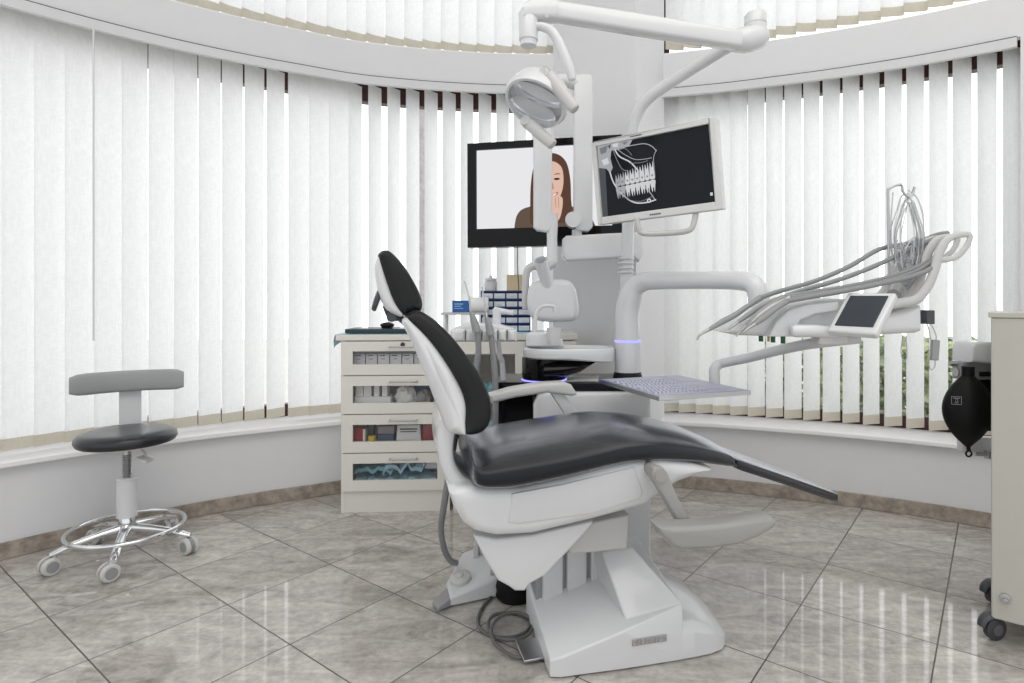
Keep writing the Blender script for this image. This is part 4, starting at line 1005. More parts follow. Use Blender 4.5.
# ------------------------------------------------------------------ X-ray machine on the pillar
xr = thing('dental_xray', 'white wall-mounted dental x-ray head on folded arm in front of the screen', 'x-ray machine', P(600, 248, 3.05))
YX = 3.13
b = MB(); b.pillow([P(u, v, YX).xz for u, v in ((562, 240), (566, 236.5), (632, 233), (641, 234), (642, 254), (638, 262), (632, 257.5), (566, 261.5), (562, 258))], .05, .012, lambda p, t, q_: Vector((p, YX + t, q_))); b.build('wall_bracket', M['white'], xr)
b = MB(); w0 = P(625, 245, YX); b.tube([w0 + Vector((0, .03, 0)), Vector((w0.x + .06, 3.32, w0.z)), Vector((.5, 3.49, w0.z))], .045, sm=3); b.build('wall_mount', M['white'], xr)
b = MB(); b.pillow([P(u, v, 3.12).xz for u, v in ((573.5, 80), (576, 77), (590, 77), (592, 80), (592, 228), (588, 232), (577, 231), (573.5, 227))], .045, .008, lambda p, t, q_: Vector((p, 3.12 + t, q_))); b.build('upright_arm', M['white'], xr)
b = MB(); b.pillow([P(u, v, 3.03).xz for u, v in ((533.5, 80), (536, 76), (550, 76), (552, 80), (552, 228), (548, 232.5), (537, 231), (533.5, 228))], .04, .008, lambda p, t, q_: Vector((p, 3.03 + t, q_))); b.build('folding_arm', M['white'], xr)
b = MB(); b.tube([P(583, 86, 3.12), P(562, 80, 3.08), P(543, 86, 3.03)], .035, sm=4); b.build('elbow', M['white'], xr)
b = MB(); b.cyl(P(577, 230, 3.12), P(577, 246, 3.12), .027); b.lathe([(0, 0), (.04, 0), (.04, .08), (0, .08)], P(573, 216, 3.07) + Vector((0, -.02, -.02)), (0, 1, 0), n=22); b.build('lower_joint', M['white'], xr)
b = MB(); b.tube([P(551, 214, 3.02), P(552, 225, 3.02), P(552, 240, 3.02), P(552, 263, 3.02)], [.033, .03, .026, .031], n=16, sm=4); b.build('swivel_post', M['white'], xr, smooth=60)
YK = 2.98
b = MB(); b.tube([P(552, 264, 3.02), P(545, 267, 3.0), P(533, 266, 2.99), P(527, 272, 2.98), P(525.5, 290, 2.98), P(525.5, 309, 2.98)], [.024, .022, .02, .019, .018, .016], n=12, sm=5, flat=1.5, flatdir=(0, 1, 0)); b.build('yoke', M['gray'], xr, smooth=60)
b = MB(); b.pillow([P(u, v, YK).xz for u, v in smooth2([(528, 294), (531, 285), (541, 280.5), (556, 279.5), (568, 281), (574, 287), (577, 298), (578, 311), (575, 319), (566, 321), (548, 321.5), (533, 318), (528, 308)], 3)], .09, .035, lambda p, t, q_: Vector((p, YK - .02 + t, q_)), n=5); b.build('tube_head', M['white'], xr)
b = MB(); q0_, q1_ = P(547, 283, YK - .09), P(540.5, 260, YK - .17); dx = (q1_ - q0_); ln = dx.length
b.lathe([(0, -.02), (.032, -.02), (.032, .006), (.03, .01), (.0325, ln), (.03, ln), (.024, .02), (0, .02)], q0_, dx, n=28); b.build('cone', M['white'], xr)

# ------------------------------------------------------------------ operating lamp
lp = thing('operating_lamp', 'white dental operating lamp with chrome reflector on jointed overhead arm', 'lamp', P(628, 250, 2.74))
b = MB(); b.tube([P(626, 292, 2.86), P(627, 262, 2.86), P(629, 200, 2.86), P(631, 150, 2.85), P(634, 125, 2.83), P(641, 107, 2.8), P(655, 93, 2.76), P(690, 70, 2.66), P(722, 50, 2.56), P(745, 36, 2.48)], [.032, .03, .029, .0285, .0285, .0285, .0285, .028, .028, .028], n=18, sm=6); b.build('post', M['white'], lp, smooth=60)
b = MB(); pb = P(626, 290, 2.86); b.cyl((pb.x, 2.86, .836), (pb.x, 2.86, pb.z), .036)
for k in range(4): b.lathe([(.036, 0), (.04, .006), (.036, .012)], (pb.x, 2.86, P(0, 274, 2.86).z + k * .022), n=24)
b.build('post_sleeve', M['white2'], lp, smooth=50)
YE = 2.44
b = MB(); e1 = P(750.5, 49, YE); e2 = P(752, 14, YE)
b.tube([P(731, 42, YE - .03), P(734, 41.5, YE - .03), P(745, 40, YE - .02), P(757, 37, YE), P(763, 35, YE + .01), P(765.5, 34, YE + .01)], [.02, .042, .052, .05, .04, .02], sm=4, n=16)
b.lathe([(0, 0), (.044, .0), (.0445, .048), (.042, .05), (.042, .053), (.0445, .055), (.044, .09), (.036, .1), (0, .101)], P(755.5, 38, YE), (0, 0, 1)); b.build('elbow_joint', M['white'], lp)
YA0, YA1 = 2.40, 2.3
def arm_sec(u, vt, vb, Y, dpt):
    a, c_ = P(u, vt, Y), P(u, vb, Y); h_ = (a.z - c_.z) / 2; m_ = (a + c_) / 2
    pts = []
    for k in range(16):
        g = 2 * PI * k / 16; cc = math.copysign(abs(math.cos(g)) ** .45, math.cos(g)); ss = math.copysign(abs(math.sin(g)) ** .45, math.sin(g)); pts.append(m_ + Vector((0, dpt * cc, h_ * ss)))
    return pts
b = MB(); b.loft([arm_sec(u, vt, vb, Y, .034) for u, vt, vb, Y in ((551, 3.5, 20.5, 2.26), (559, 3.5, 21.5, 2.27), (650, 17.5, 36.5, 2.34), (733, 31.5, 49, 2.39), (740, 33, 49.5, 2.40))]); b.build('balanced_arm', M['white'], lp, smooth=50)
b = MB(); b.loft([arm_sec(u, vt, vb, Y, .04) for u, vt, vb, Y in ((524, 6, 22, 2.25), (530, 3, 21, 2.25), (545, 1.5, 21, 2.26), (556, 2, 21, 2.27), (558, 4, 20, 2.27))])
b.lathe([(0, 0), (.03, 0), (.031, .02), (.036, .022), (.038, .12), (.03, .135), (0, .137)], P(528.5, 46, 2.25), (0, 0, 1)); b.cyl(P(547, 15.5, 2.215), P(547, 15.5, 2.23), .007); b.build('arm_end', M['white'], lp, smooth=50)
b = MB(); b.tube([P(533, 26, 2.25), P(543, 27, 2.24), P(551, 31, 2.235), P(558, 41, 2.23), P(564, 55, 2.23), P(570, 70, 2.23), P(572, 80, 2.23)], [.013, .016, .018, .019, .019, .018, .013], n=12, sm=5, flat=1.3, flatdir=(0, 1, 0)); b.build('head_link', M['white'], lp, smooth=60)
HN = Vector((-.32, -.56, -.76)).normalized(); HWx = Vector((.88, 0, -.44)); HWx = (HWx - HWx.dot(HN) * HN).normalized(); HU = HWx.cross(HN) * -1
HC_ = P(538, 98, 2.22)
def HL(a, b_, n_): return HC_ + HWx * (a * 1.18) + HU * (b_ * 1.2) + HN * (n_ * 1.15)
if HU.z < 0: HU = -HU
b = MB(); secs = []
for k in range(9):
    g = k / 8 * PI / 2; rr = math.sin(g) ** .8; nn = -.085 * math.cos(g)
    secs.append([HL(.102 * rr * math.cos(2 * PI * j / 28) + .001, .088 * rr * math.sin(2 * PI * j / 28), nn) for j in range(28)])
secs.append([HL(.1045 * math.cos(2 * PI * j / 28), .09 * math.sin(2 * PI * j / 28), .02) for j in range(28)])
secs.append([HL(.098 * math.cos(2 * PI * j / 28), .084 * math.sin(2 * PI * j / 28), .034) for j in range(28)])
secs.append([HL(.09 * math.cos(2 * PI * j / 28), .076 * math.sin(2 * PI * j / 28), .034) for j in range(28)])
secs.append([HL(.088 * math.cos(2 * PI * j / 28), .074 * math.sin(2 * PI * j / 28), .01) for j in range(28)])
b.loft(secs); hd_ = b.build('lamp_housing', M['white'], lp, smooth=50)
for off_, hh in ((.034, .03), (-.03, .04)):
    b = MB(); secs = []
    for k in range(7):
        g = k / 6; rr = max(.05, math.sin(g * PI / 2)); secs.append([HL(.082 * rr * math.cos(2 * PI * j / 24), off_ + hh * rr * math.sin(2 * PI * j / 24), .03 - .04 * math.cos(g * PI / 2)) for j in range(24)])
    b.loft(secs, cap=False); b.build('reflector', M['mirror'], hd_, smooth=60)
b = MB(); b.loft([[HL(.09 * math.cos(2 * PI * j / 28) * k_, .076 * math.sin(2 * PI * j / 28) * k_, .036 + .012 * (1 - k_ * k_)) for j in range(28)] for k_ in (1, .8, .5, .2, .02)], cap=False); b.build('lens', M['lens'], hd_, smooth=60)
def handle(p0, p1, Y0, Y1):
    a, c_ = P(*p0, Y0), P(*p1, Y1)
    b = MB(); b.tube([a + (a - c_) * .03, a, a.lerp(c_, .5), c_, c_ + (c_ - a) * .04], [.016, .024, .0235, .021, .011], n=14, sm=4, flat=.8)
    d_ = Vector((-.3, -.9, .1)); b.lathe([(0, -.06), (.02, -.06), (.023, .012), (.018, .02), (.009, .017), (0, .017)], a, d_, n=20)
    b.build('handle', M['gray'], lp, smooth=50)
handle((546.5, 73), (574, 108), 2.15, 2.1); handle((527, 122), (552, 144), 2.24, 2.2)

# ------------------------------------------------------------------ x-ray display monitor
c, x, y, z, wd, ht = quad_frame(P(587.6, 144.5, 2.52), P(713.5, 118, 2.26), P(726, 209, 2.26), P(603, 224, 2.52))
mo = thing('monitor', 'silver-framed tilted monitor showing an x-ray of jaws and teeth', 'monitor', c - z * ht / 2)
R2 = Matrix((x, y, z)).transposed(); cM, xM, yM, zM = c, x, y, z
def m3(a, d, e): return cM + xM * a + yM * d + zM * e
b = MB()
bzm = .018
for a0, a1, e0, e1 in ((-wd / 2, -wd / 2 + bzm, -ht / 2, ht / 2), (wd / 2 - bzm * 1.4, wd / 2, -ht / 2, ht / 2), (-wd / 2 + bzm, wd / 2 - bzm * 1.4, ht / 2 - bzm, ht / 2), (-wd / 2 + bzm, wd / 2 - bzm * 1.4, -ht / 2, -ht / 2 + .03)):
    b.box(m3((a0 + a1) / 2, 0, (e0 + e1) / 2), (a1 - a0, .022, e1 - e0), R2)
b.build('bezel', M['bezel'], mo, bevel=.003)
b = MB(); b.box(m3(0, .03, 0), (wd, .04, ht), R2); b.box(m3(0, .06, 0), (wd * .5, .03, ht * .5), R2); b.build('back_shell', M['bezel'], mo, bevel=.004)
xm = [mat('xray_black', srgb(20, 22, 27), .12, emit=.5, var=.25, scale=3, spec=.15), emis('xray_white', srgb(205, 206, 208), 1), emis('xray_gray', srgb(120, 122, 126), 1), emis('xray_pale', srgb(165, 166, 170), 1), emis('xray_dim', srgb(80, 82, 87), 1)]
polys = [(0, [(0, 0), (1, 0), (1, 1), (0, 1)])]
polys += [(3, [(0, 0), (.33, 0), (.30, .07), (.22, .10), (.13, .09), (.115, .2), (.13, .33), (.10, .40), (.07, .33), (.0, .3)]), (4, [(.0, .3), (.06, .33), (.045, 1), (0, 1)]),
          (2, [(.02, .03), (.1, .01), (.08, .1), (.03, .12)]), (1, [(.14, .01), (.2, .0), (.19, .06), (.15, .05)]), (1, [(.03, .2), (.09, .18), (.1, .26), (.05, .28)]), (2, [(.23, .01), (.29, .01), (.26, .05)]), (4, [(.1, .02), (.13, .0), (.12, .07)])]
def ribbon(mi, pts, w0):
    q = spl([(a, b_, 0) for a, b_ in pts], 6)
    for i in range(len(q) - 1):
        d = (q[i + 1] - q[i]); d = Vector((d.x, d.y)).normalized(); n_ = Vector((-d.y, d.x)) * w0
        polys.append((mi, [(q[i].x + n_.x, q[i].y + n_.y * 1.5), (q[i + 1].x + n_.x, q[i + 1].y + n_.y * 1.5), (q[i + 1].x - n_.x, q[i + 1].y - n_.y * 1.5), (q[i].x - n_.x, q[i].y - n_.y * 1.5)]))
ribbon(1, [(.1, .38), (.13, .55), (.21, .74), (.31, .86), (.42, .88), (.5, .86)], .006)
ribbon(3, [(.15, .09), (.27, .08), (.36, .08), (.44, .09), (.5, .14), (.54, .22)], .004)
ribbon(3, [(.54, .2), (.51, .3), (.51, .45)], .003)
ribbon(1, [(.17, .09), (.21, .2), (.30, .3), (.36, .42), (.40, .52)], .006)
ribbon(3, [(.19, .09), (.27, .2), (.35, .28), (.44, .3), (.5, .3)], .003)
ribbon(2, [(.16, .1), (.19, .25), (.23, .38), (.28, .42)], .004); ribbon(2, [(.22, .1), (.28, .12), (.33, .22)], .003); ribbon(2, [(.3, .32), (.4, .34), (.47, .33)], .003); ribbon(3, [(.38, .6), (.46, .75), (.5, .86)], .004)
ribbon(2, [(.2, .72), (.28, .82), (.38, .86), (.48, .82)], .003)
for i in range(8):
    u0 = .185 + i * .045; ww = .021 + .003 * (i % 2); top = .43 - .012 * i; lo = .60 - .003 * i
    mi = 1 if i > 1 else 3
    polys.append((mi, smooth2([(u0 - ww * .6, top + .02), (u0 - ww * .2, top + .07), (u0, top + .09), (u0 + ww * .3, top + .06), (u0 + ww * .5, top), (u0 + ww * .9, lo - .06), (u0 + ww, lo), (u0, lo + .015), (u0 - ww, lo), (u0 - ww * .9, lo - .06)], 2)))
    polys.append((mi, smooth2([(u0 - ww, lo + .03), (u0, lo + .022), (u0 + ww, lo + .03), (u0 + ww * .8, lo + .1), (u0 + ww * .5, lo + .19), (u0 + ww * .3, lo + .13), (u0, lo + .12), (u0 - ww * .3, lo + .19), (u0 - ww * .8, lo + .1)], 2)))
    polys.append((2, [(u0 + ww - .003, top + .05), (u0 + ww + .003, top + .05), (u0 + ww + .003, lo), (u0 + ww - .003, lo)])); polys.append((2, [(u0 - ww * .5, lo - .05), (u0 + ww * .5, lo - .05), (u0, lo - .02)]))
polys += [(1, ell(.455, .87, .02, .03, 10)), (0, ell(.455, .87, .008, .012, 8)), (1, [(.965, .88), (.985, .88), (.985, .92), (.965, .92)])]
b = MB(); picture(b, m3, wd - bzm * 2.4, ht - bzm - .03, .006, polys); b.build('screen', xm, mo, smooth=0)
b = MB()
for k in range(6): b.box(m3(-.025 + k * .008, -.0115, -ht / 2 + .013), (.006, .0012, .006), R2)
b.box(m3(-.06, -.0115, ht / 2 - .008), (.05, .0012, .004), R2)
b.build('brand_mark', M['dgray'], mo, smooth=0)
b = MB(); b.tube([P(637, 218, 2.42), P(638.5, 228, 2.42), P(644, 233.5, 2.42), P(670, 233, 2.38), P(687, 231, 2.34), P(693, 226, 2.33), P(696, 213, 2.33)], .0115, n=12, sm=3); b.build('grip_handle', M['gray'], mo, smooth=60)
b = MB(); b.tube([m3(0, .07, 0), m3(0, .12, -.02), P(632, 190, 2.84)], .022, sm=3); b.build('mount_arm', M['white2'], mo, smooth=60)

# ------------------------------------------------------------------ instrument delivery table
YD = 2.05
dl = thing('instrument_table', 'white instrument delivery table with curved whip arms and tilted touch display', 'delivery unit', P(820, 330, YD))
def XD(u, v, Y=YD - .15): return P(u, v, Y).xz
YN = YD - .14
b = MB(); b.pillow([XD(u, v, YN) for u, v in ((726, 332), (732, 328), (750, 319), (768, 309), (790, 301.5), (815, 297.5), (850, 299), (870, 305), (888, 315), (905, 310), (921, 305), (923, 308), (923, 331), (918, 333), (880, 335), (785, 337), (738, 335.5))], .11, .02, lambda p, t, q_: Vector((p, YD - .03 + t, q_))); b.build('table_body', M['white'], dl)
b = MB(); b.pillow([XD(u, v, YN - .03) for u, v in ((768, 336.5), (775, 322), (787, 310), (806, 304), (838, 301.5), (838, 311), (815, 314), (800, 320), (792, 336.5))], .02, .006, lambda p, t, q_: Vector((p, YN - .018 + t, q_))); b.build('side_trim', M['white2'], dl)
b = MB(); b.tube([P(791, 331, YN - .06), P(796, 331, YN - .06), P(815, 331, YN - .06), P(836, 333, YN - .05)], [.014, .02, .02, .017], n=14, sm=4); b.build('grip', M['white'], dl, smooth=60)
b = MB(); b.box(P(829, 339, YN - .03), (.09, .06, .035)); b.build('grip_bracket', M['gray'], dl, bevel=.006)
# display
c, x, y, z, wd, ht = quad_frame(P(846, 293.5, 1.885), P(896, 291.5, 1.765), P(876, 335, 1.695), P(828.5, 330, 1.815))
R3 = Matrix((x, y, z)).transposed()
b = MB(); b.box(c + y * .012, (wd, .024, ht), R3); ds = b.build('display_housing', M['white'], dl, bevel=.006)
b = MB(); b.box(c + y * -.001 + z * .004, (wd * .78, .004, ht * .76), R3); b.build('display_glass', M['screen_dark'], ds, bevel=.001)
b = MB(); b.cyl(P(893, 296, YD - .1), P(900, 302, YD), .022); b.build('display_hinge', M['mgray'], dl)
b = MB(); b.box(P(926, 317, YN + .05), (.028, .05, .045)); b.build('rear_connector', M['dgray'], dl, bevel=.003)
# whip arms
whip = [(888, 305), (900, 303), (916, 299.5), (927, 287), (934.6, 269.6), (939.5, 252), (947, 240), (956, 235.5), (968, 234.5), (970, 238), (966, 247), (957, 256.5), (946, 259.5), (937, 259)]
wpr = [P(u, v, 1.9) for u, v in whip]
w0 = None
for k in range(5):
    if w0 is None:
        b = MB(); b.tube([Vector((p.x, 1.9, p.z)) for p in wpr], [.016, .016, .016, .0155, .015, .0145, .013, .011, .009, .009, .009, .009, .010, .010], n=10, sm=5, flat=.6, flatdir=(0, 1, 0))
        w0 = b.build('whip_arm', M['gray'], dl, smooth=60); w0b = w0.location.copy()
    else:
        o = dup(w0, dl); o.location = w0b + Vector((0, .058 * k, 0))
    
# lower support arm + plugs
b = MB(); b.tube([P(714.5, 378, 2.44), P(714.5, 370, 2.44), P(717, 366, 2.44), P(723, 363, 2.43), P(745, 358.5, 2.35), P(775, 351, 2.22), P(800, 345.5, 2.13), P(820, 342.5, 2.07), P(860, 338, 2.03)], [.023, .021, .02, .019, .019, .019, .019, .019, .019], n=14, sm=5); sa = b.build('support_arm', M['white2'], dl, smooth=60)
for u, v, mm in ((761, 339, 'green'), (773, 340, 'green'), (783, 341, 'green'), (768.5, 339, 'amber')):
    b = MB(); a = P(u, v, YD - .08); b.cyl(a + Vector((0, 0, -.008)), a + Vector((0, 0, .018)), .0075 if mm == 'green' else .004, n=12); b.build('plug', M[mm], dl)
# handpieces
def handpiece(label, tip, body, hose, Y, dY, m1='gray', r=.0095):
    t = thing('handpiece', label, 'dental handpiece', P(*body[0], Y), group='handpieces on the instrument table')
    b = MB(); n_ = len(body); b.tube([P(u, v, Y) for u, v in body], [r * q_ for q_ in ([.65, 1.05, 1, .85, 1.1][:n_])], n=12, sm=4); b.build('grip', M[m1], t, smooth=60)
    b = MB(); b.tube([P(u, v, Y) for u, v in tip], [.0028] + [.004] * (len(tip) - 2) + [r * .65], n=8, sm=4); b.build('tip', M['steel'], t, smooth=60)
    b = MB(); m_ = len(hose); b.tube([P(u, v, Y + dY * i / (m_ - 1)) for i, (u, v) in enumerate(hose)], .0075, n=10, sm=5); b.build('hose', M['hose'], t, smooth=60)
handpiece('leftmost handpiece, a pale syringe with bent thin tip reaching farthest left on the table', [(697, 340), (698.5, 336.5), (702, 333.5), (709, 329.5)], [(709, 329.5), (722, 322), (735, 315), (748, 306), (761, 297.5)], [(761, 297.5), (780, 291), (815, 281), (850, 266), (880, 249), (912, 243), (938, 234.5), (948, 233)], 1.93, .12, 'mgray')
handpiece('grey handpiece between the pale syringe and the pair at the front of the table', [(728, 330), (733, 326), (738, 322)], [(738, 322), (748, 315), (758, 308), (768, 303), (776, 300)], [(776, 300), (800, 291), (835, 281), (870, 268), (905, 252), (935, 239), (948, 236)], 1.9, .12, 'mgray', .0085)
handpiece('grey handpiece second from the front, its tip touching the table edge', [(736, 336.5), (740, 332), (746, 326)], [(746, 326), (754, 318), (763, 310), (774, 303), (785, 297)], [(785, 297), (810, 292.5), (850, 286), (890, 277), (920, 266), (938, 255), (946, 245)], 1.87, .1, 'mgray', .0085)
handpiece('front grey handpiece lying lowest on the table rim', [(744, 332), (749, 328), (755, 324)], [(755, 324), (762, 319), (770, 313), (778, 307), (787, 301)], [(787, 301), (810, 297), (845, 291), (880, 284), (910, 277), (930, 269), (937, 262)], 1.85, .06, 'mgray')
handpiece('thin grey handpiece between the front one and its neighbour, mostly hidden', [(742, 333), (747, 328), (752, 322)], [(752, 322), (760, 315), (768, 309), (778, 303), (790, 298)], [(790, 298), (815, 294.5), (850, 289), (885, 281.5), (915, 272), (936, 259), (942, 250)], 1.865, .08, 'gray', .0075)
# drip hanger + tubing
ir = MB(); ir.tube([P(889.5, 303, 1.98), P(889, 270, 1.98), P(888, 196, 1.98), P(888.5, 190, 1.98), P(892, 187, 1.98), P(898, 185, 1.98), P(902, 185.5, 1.98), P(903, 191, 1.98), P(907, 196.5, 1.98), P(912, 195, 1.98), P(914.5, 187, 1.98)], .0042, n=10, sm=5)
tag(ir.build('drip_hanger', M['steel'], smooth=60), 'thin steel hook rod rising from the instrument table', 'hook')
tb = thing('clear_tubing_set', 'clear plastic irrigation tubing bundle hanging on the steel hook', 'tubing', P(908, 240, 1.98))
random.seed(5)
b = MB()
for k in range(9):
    cx_, cy_ = 907 + random.uniform(-3, 4), 240 + random.uniform(-4, 5); pts = []
    hw_, hh_ = random.uniform(8, 15), random.uniform(38, 45)
    for i in range(15):
        a = -PI / 2 + 2 * PI * i / 14; pts.append(P(cx_ + hw_ * math.cos(a) * (1 if math.sin(a) > -.6 else .75), cy_ + hh_ * math.sin(a), 1.98 + .03 * math.sin(a * 2 + k)))
    b.tube(pts, .0021, n=6, sm=4)
b.build('looped_tube', M['tube'], tb, smooth=60)
b = MB()
for k in range(26):
    a, c_ = P(random.uniform(893, 920), random.uniform(236, 268), 1.97 + random.uniform(-.03, .03)), P(random.uniform(893, 920), random.uniform(236, 268), 1.98)
    b.tube([a, a.lerp(c_, .5) + Vector((random.uniform(-.02, .02), 0, random.uniform(-.02, .02))), c_], .0026, n=6, sm=4)
b.build('tangled_tube', M['tube'], tb, smooth=60)
b = MB(); b.cyl(P(909, 268, 1.98), P(909, 285, 1.98), .012, .013, n=14); b.cyl(P(909, 285, 1.98), P(908, 303, 1.98), .006, .006, n=10); b.cyl(P(906, 270, 1.98), P(905, 290, 1.98), .006, .006, n=10); b.build('drip_chamber', M['tube'], tb)
b = MB(); b.tube([P(893, 192, 1.98), P(891, 225, 1.98), P(894, 262, 1.98), P(906, 272, 1.98), P(920, 262, 1.98), P(924, 225, 1.98), P(918, 200, 1.98), P(908, 190, 1.98)], .0022, n=6, sm=5); b.build('bag_edge', M['tube'], tb, smooth=60)
pn = thing('hanging_connector', 'small grey connector dangling on thin leads at the right end of the instrument table', 'connector', P(935, 350, 1.98))
b = MB(); b.box(P(934.5, 350, 1.98), (.026, .016, .068), Matrix.Rotation(.08, 3, 'Y')); b.build('plug_body', M['mgray'], pn, bevel=.004)
b = MB(); b.tube([P(926, 321, 1.98), P(932, 326, 1.98), P(936, 335, 1.98), P(936, 340, 1.98)], .0018, n=6); b.tube([P(926, 322, 1.98), P(929, 330, 1.98), P(931, 345, 1.98), P(929, 362, 1.98), P(931, 370, 1.98), P(935, 366, 1.98), P(935, 359, 1.98)], .0018, n=6); b.build('lead', M['gray'], pn, smooth=60)
b = MB(); b.tube([P(903, 336, 1.98), P(901, 352, 1.98), P(904, 362, 1.98), P(907, 355, 1.98), P(906, 336, 1.98)], .0015, n=6); tag(b.build('loose_lead', M['gray'], smooth=60), 'thin pale lead looped below the instrument table', 'lead')

# ------------------------------------------------------------------ tray with keyboard
ZT = .865
def TP(u, v):
    Y = (HC - ZT) * F / (v - CV); return Vector(((u - CU) / F * Y, Y, ZT))
FL, FR, BL, BR = TP(645, 397.5), TP(742, 390), TP(607, 378), TP(690.5, 374.5)
c = (FL + FR + BL + BR) / 4; ex = ((FR - FL) + (BR - BL)) / 2; wd = ex.length * .95; ex.normalize(); ey = Vector((-ex.y, ex.x, 0)); dp = ((BL - FL).dot(ey) + (BR - FR).dot(ey)) / 2
Rt = Matrix((ex, ey, Vector((0, 0, 1)))).transposed()
def T3(a, b_, h): return c + ex * a + ey * b_ + Vector((0, 0, h))
ty = thing('instrument_tray', 'silver tray carrying a keyboard, on the thin arm above the seat', 'tray', T3(0, 0, -.02), math.atan2(ex.y, ex.x))
b = MB(); b.box(T3(0, 0, -.014), (wd, dp, .008), Rt); b.box(T3(0, -dp / 2 + .004, -.008), (wd, .006, .012), Rt); b.box(T3(-wd / 2 + .003, 0, -.008), (.006, dp, .012), Rt); b.box(T3(wd / 2 - .003, 0, -.008), (.006, dp, .012), Rt); b.build('tray_plate', M['steel'], ty, bevel=.001)
b = MB(); pa = P(714.5, 377, 2.44); b.cyl((pa.x, pa.y, ZT - .018), (pa.x, pa.y, pa.z), .022); b.build('tray_stub', M['white2'], ty)
b = MB(); b.box(T3(-wd * .35, dp * .1, -.026), (.03, .03, .016), Rt); b.build('tray_clamp', M['mgray'], ty, bevel=.003)
kb = thing('keyboard', 'pale silver keyboard lying on the tray above the seat', 'keyboard', T3(0, 0, -.01), math.atan2(ex.y, ex.x))
b = MB(); b.box(T3(0, 0, -.005), (wd - .014, dp - .014, .009), Rt); b.build('keyboard_shell', M['keyb'], kb, bevel=.002)
key0 = None
nx_, ny_ = 14, 5
for half in (0, 1):
    for j in range(3):
        for i in range(nx_):
            a = -wd * .45 + wd * .56 * i / (nx_ - 1); bb2 = -dp * .36 + half * dp * .40 + j * dp * .105
            if key0 is None:
                b = MB(); b.box((0, 0, .003), (wd * .03, dp * .07, .006), taper=.8); key0 = b.build('key', M['key'], kb, local=True); o = key0
            else: o = dup(key0, kb)
            lp_ = T3(a, bb2, -.0005); o.location = rootmat(kb).inverted() @ lp_
b = MB(); b.box(T3(wd * .30, -dp * .20, 0), (wd * .2, dp * .3, .002), Rt); b.box(T3(wd * .30, dp * .22, 0), (wd * .2, dp * .3, .002), Rt); b.build('touch_pad', M['keyb'], kb)

# ------------------------------------------------------------------ mobile cart at the right
ct0 = Vector((1.549, 2.094, 0)); cf = Vector((.8, -.6, 0)); cbk = Vector((.6, .8, 0)); aC = math.atan2(cf.y, cf.x)
RC = Matrix((cf, cbk, Vector((0, 0, 1)))).transposed()
def C3(a, b_, z_): return ct0 + cf * a + cbk * b_ + Vector((0, 0, z_))
ct = thing('mobile_cart', 'greige metal mobile cart on dark casters at the right edge of the photo', 'cart', ct0, aC)
b = MB(); b.box(C3(.25, .2, .61), (.5, .4, 1.05), RC); b.build('cart_body', M['cart'], ct, bevel=.004)
b = MB(); b.box(C3(.248, .2, 1.144), (.512, .41, .018), RC); b.build('cart_top', M['cart'], ct, bevel=.002)
for a, d in ((.04, .05), (.04, .36), (.45, .05), (.45, .36)):
    cc = C3(a - .03, d - .02, .039); ax_ = (cbk * .75 - cf * .3).normalized() if True else cbk
    ax_ = Vector((.15, -1, 0)).normalized()
    b = MB(); b.lathe([(0, -.013), (.034, -.013), (.039, -.009), (.039, .009), (.034, .013), (0, .013)], cc, ax_, n=26); cs = b.build('caster', M['caster'], ct)
    b = MB(); b.lathe([(0, -.016), (.02, -.016), (.02, .016), (0, .016)], cc, ax_, n=20); b.build('wheel_hub', M['dgray2'], cs)
    tg = Vector((-1, -.15, 0)).normalized()
    b = MB(); b.tube([cc + tg * .055 + zz * .012, cc + tg * .046 + zz * .034, cc + tg * .02 + zz * .047, cc + tg * -.02 + zz * .046], [.008, .01, .012, .012], sm=4, flat=1.8, flatdir=ax_); b.build('brake_lever', M['dgray'], cs, smooth=60)
b = MB(); pg = C3(.04, -.0, P(1004, 598, 2.07).z); b.lathe([(0, 0), (.017, 0), (.017, .008), (.008, .009), (.008, .03), (0, .031)], pg, -cbk, n=18); b.build('peg', M['steel'], ct)
# gas head on the cart's left side
YG = 2.42
gh = MB(); gh.pillow([P(u, v, YG).xz for u, v in ((961, 361), (961, 346), (964, 341.5), (972, 340.5), (996, 342.5), (996, 364))], .06, .015, lambda p, t, q_: Vector((p, YG + t, q_))); gh.build('gas_head', M['white'], ct)
b = MB(); b.box2(P(962, 362, YG - .03), P(981, 378, YG + .03)); b.build('head_bracket', M['mgray'], ct, bevel=.004)
b = MB(); b.cyl(P(949.5, 364, YG), P(964, 364, YG), .009); b.build('peg', M['steel'], ct); b = MB(); b.cyl(P(955.5, 372, YG), P(964, 372, YG), .017); b.build('peg', M['steel'], ct)
b = MB(); b.box2(P(981, 365, YG - .02), P(995, 428, YG + .04)); b.cyl(P(979, 374, YG - .03), P(990, 374, YG - .03), .01); b.cyl(P(980, 395, YG - .03), P(990, 395, YG - .03), .01); b.build('flow_block', M['blackm'], ct, bevel=.003)
b = MB(); b.box2(P(963, 438, YG + .02), P(996, 450, YG + .06)); b.build('lower_panel', M['white2'], ct, bevel=.004)
b = MB(); b.cyl(P(975, 454, YG), P(988, 454.5, YG), .008); b.cyl(P(986, 454.5, YG), P(995, 455, YG), .017); b.build('lower_spigot', M['steel'], ct)
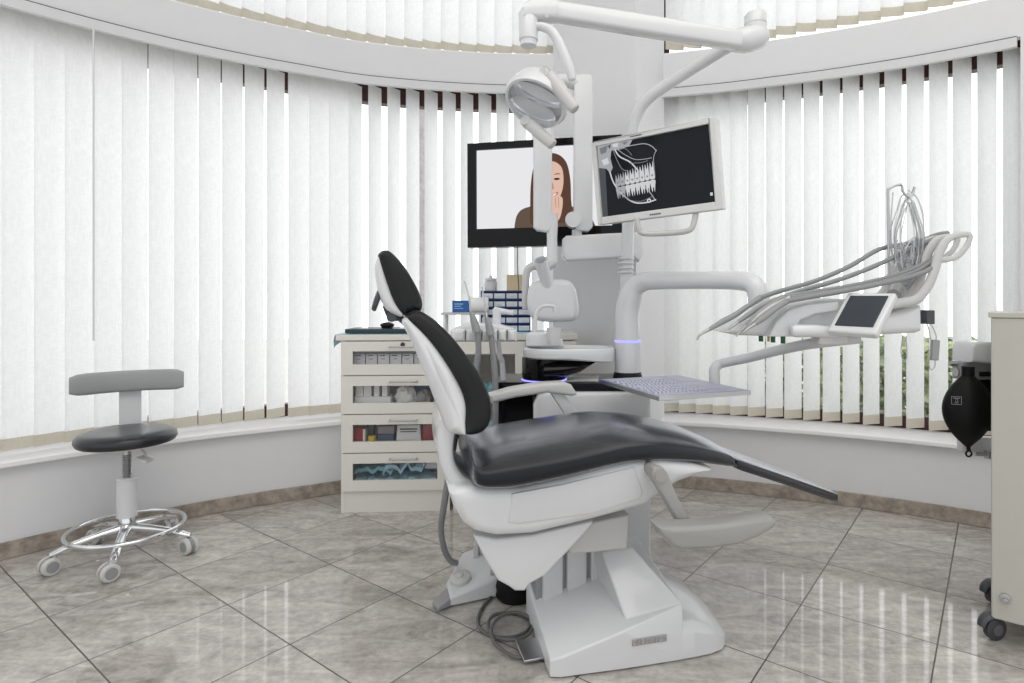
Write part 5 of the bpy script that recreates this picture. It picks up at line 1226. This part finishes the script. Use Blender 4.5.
bg_ = thing('breathing_bag', 'black rubber breathing bag hanging beside the right-hand cart', 'breathing bag', P(968, 410, YG - .08))
YB2 = YG - .09
a = P(968, 447, YB2); top = P(968, 372, YB2)
b = MB(); Hb = top.z - a.z; prb = []
secs = []
for k in range(19):
    f = k / 18; rr = .09 * (math.sin(PI * min(1, f * 1.0)) ** .75) * (1 if f < .5 else 1) ; rr = max(rr, .018 if f > .5 else .008)
    ring = []
    for j in range(32):
        g = 2 * PI * j / 32; r_ = rr * (1 + .05 * math.cos(4 * g + .6))
        ring.append(Vector((a.x + r_ * math.cos(g), YB2 + .75 * r_ * math.sin(g), a.z + Hb * f)))
    secs.append(ring)
b.loft(secs); b.build('bag_body', M['rubber'], bg_, smooth=60)
b = MB(); b.cyl(top + Vector((0, 0, -.012)), top + Vector((0, 0, .022)), .022); b.build('bag_neck', M['rubber'], bg_)
b = MB(); b.cyl(a + Vector((0, 0, .01)), a + Vector((.003, 0, -.014)), .007); rg = a + Vector((.003, 0, -.026)); b.tube([rg + Vector((.011 * math.cos(2 * PI * k / 16), 0, .011 * math.sin(2 * PI * k / 16))) for k in range(17)], .0035, sm=1, n=8); b.build('bag_ring', M['rubber'], bg_)
# print on the bag: outlined square with size number
lc = P(956.5, 400.5, YB2 - .062); 
b = MB(); wl2, hl2 = .032, .03
Rl = Matrix.Rotation(-.35, 3, 'Z')
for dx_, dz_, w2, h2 in ((0, hl2 / 2, wl2, .0015), (0, -hl2 / 2, wl2, .0015), (-wl2 / 2, 0, .0015, hl2), (wl2 / 2, 0, .0015, hl2), (0, hl2 * .3, wl2 * .7, .003), (0, -hl2 * .3, wl2 * .4, .002)):
    b.box(lc + Rl @ Vector((dx_, 0, dz_)), (w2, .001, h2), Rl)
mt_ = Matrix.Translation(lc) @ Rl.to_4x4() @ Matrix.Rotation(PI / 2, 4, 'X')
tm = text_mb('12', .013, mt_); b.add(tm.v, tm.f)
b.build('bag_print', M['bag_ink'], bg_, smooth=0)
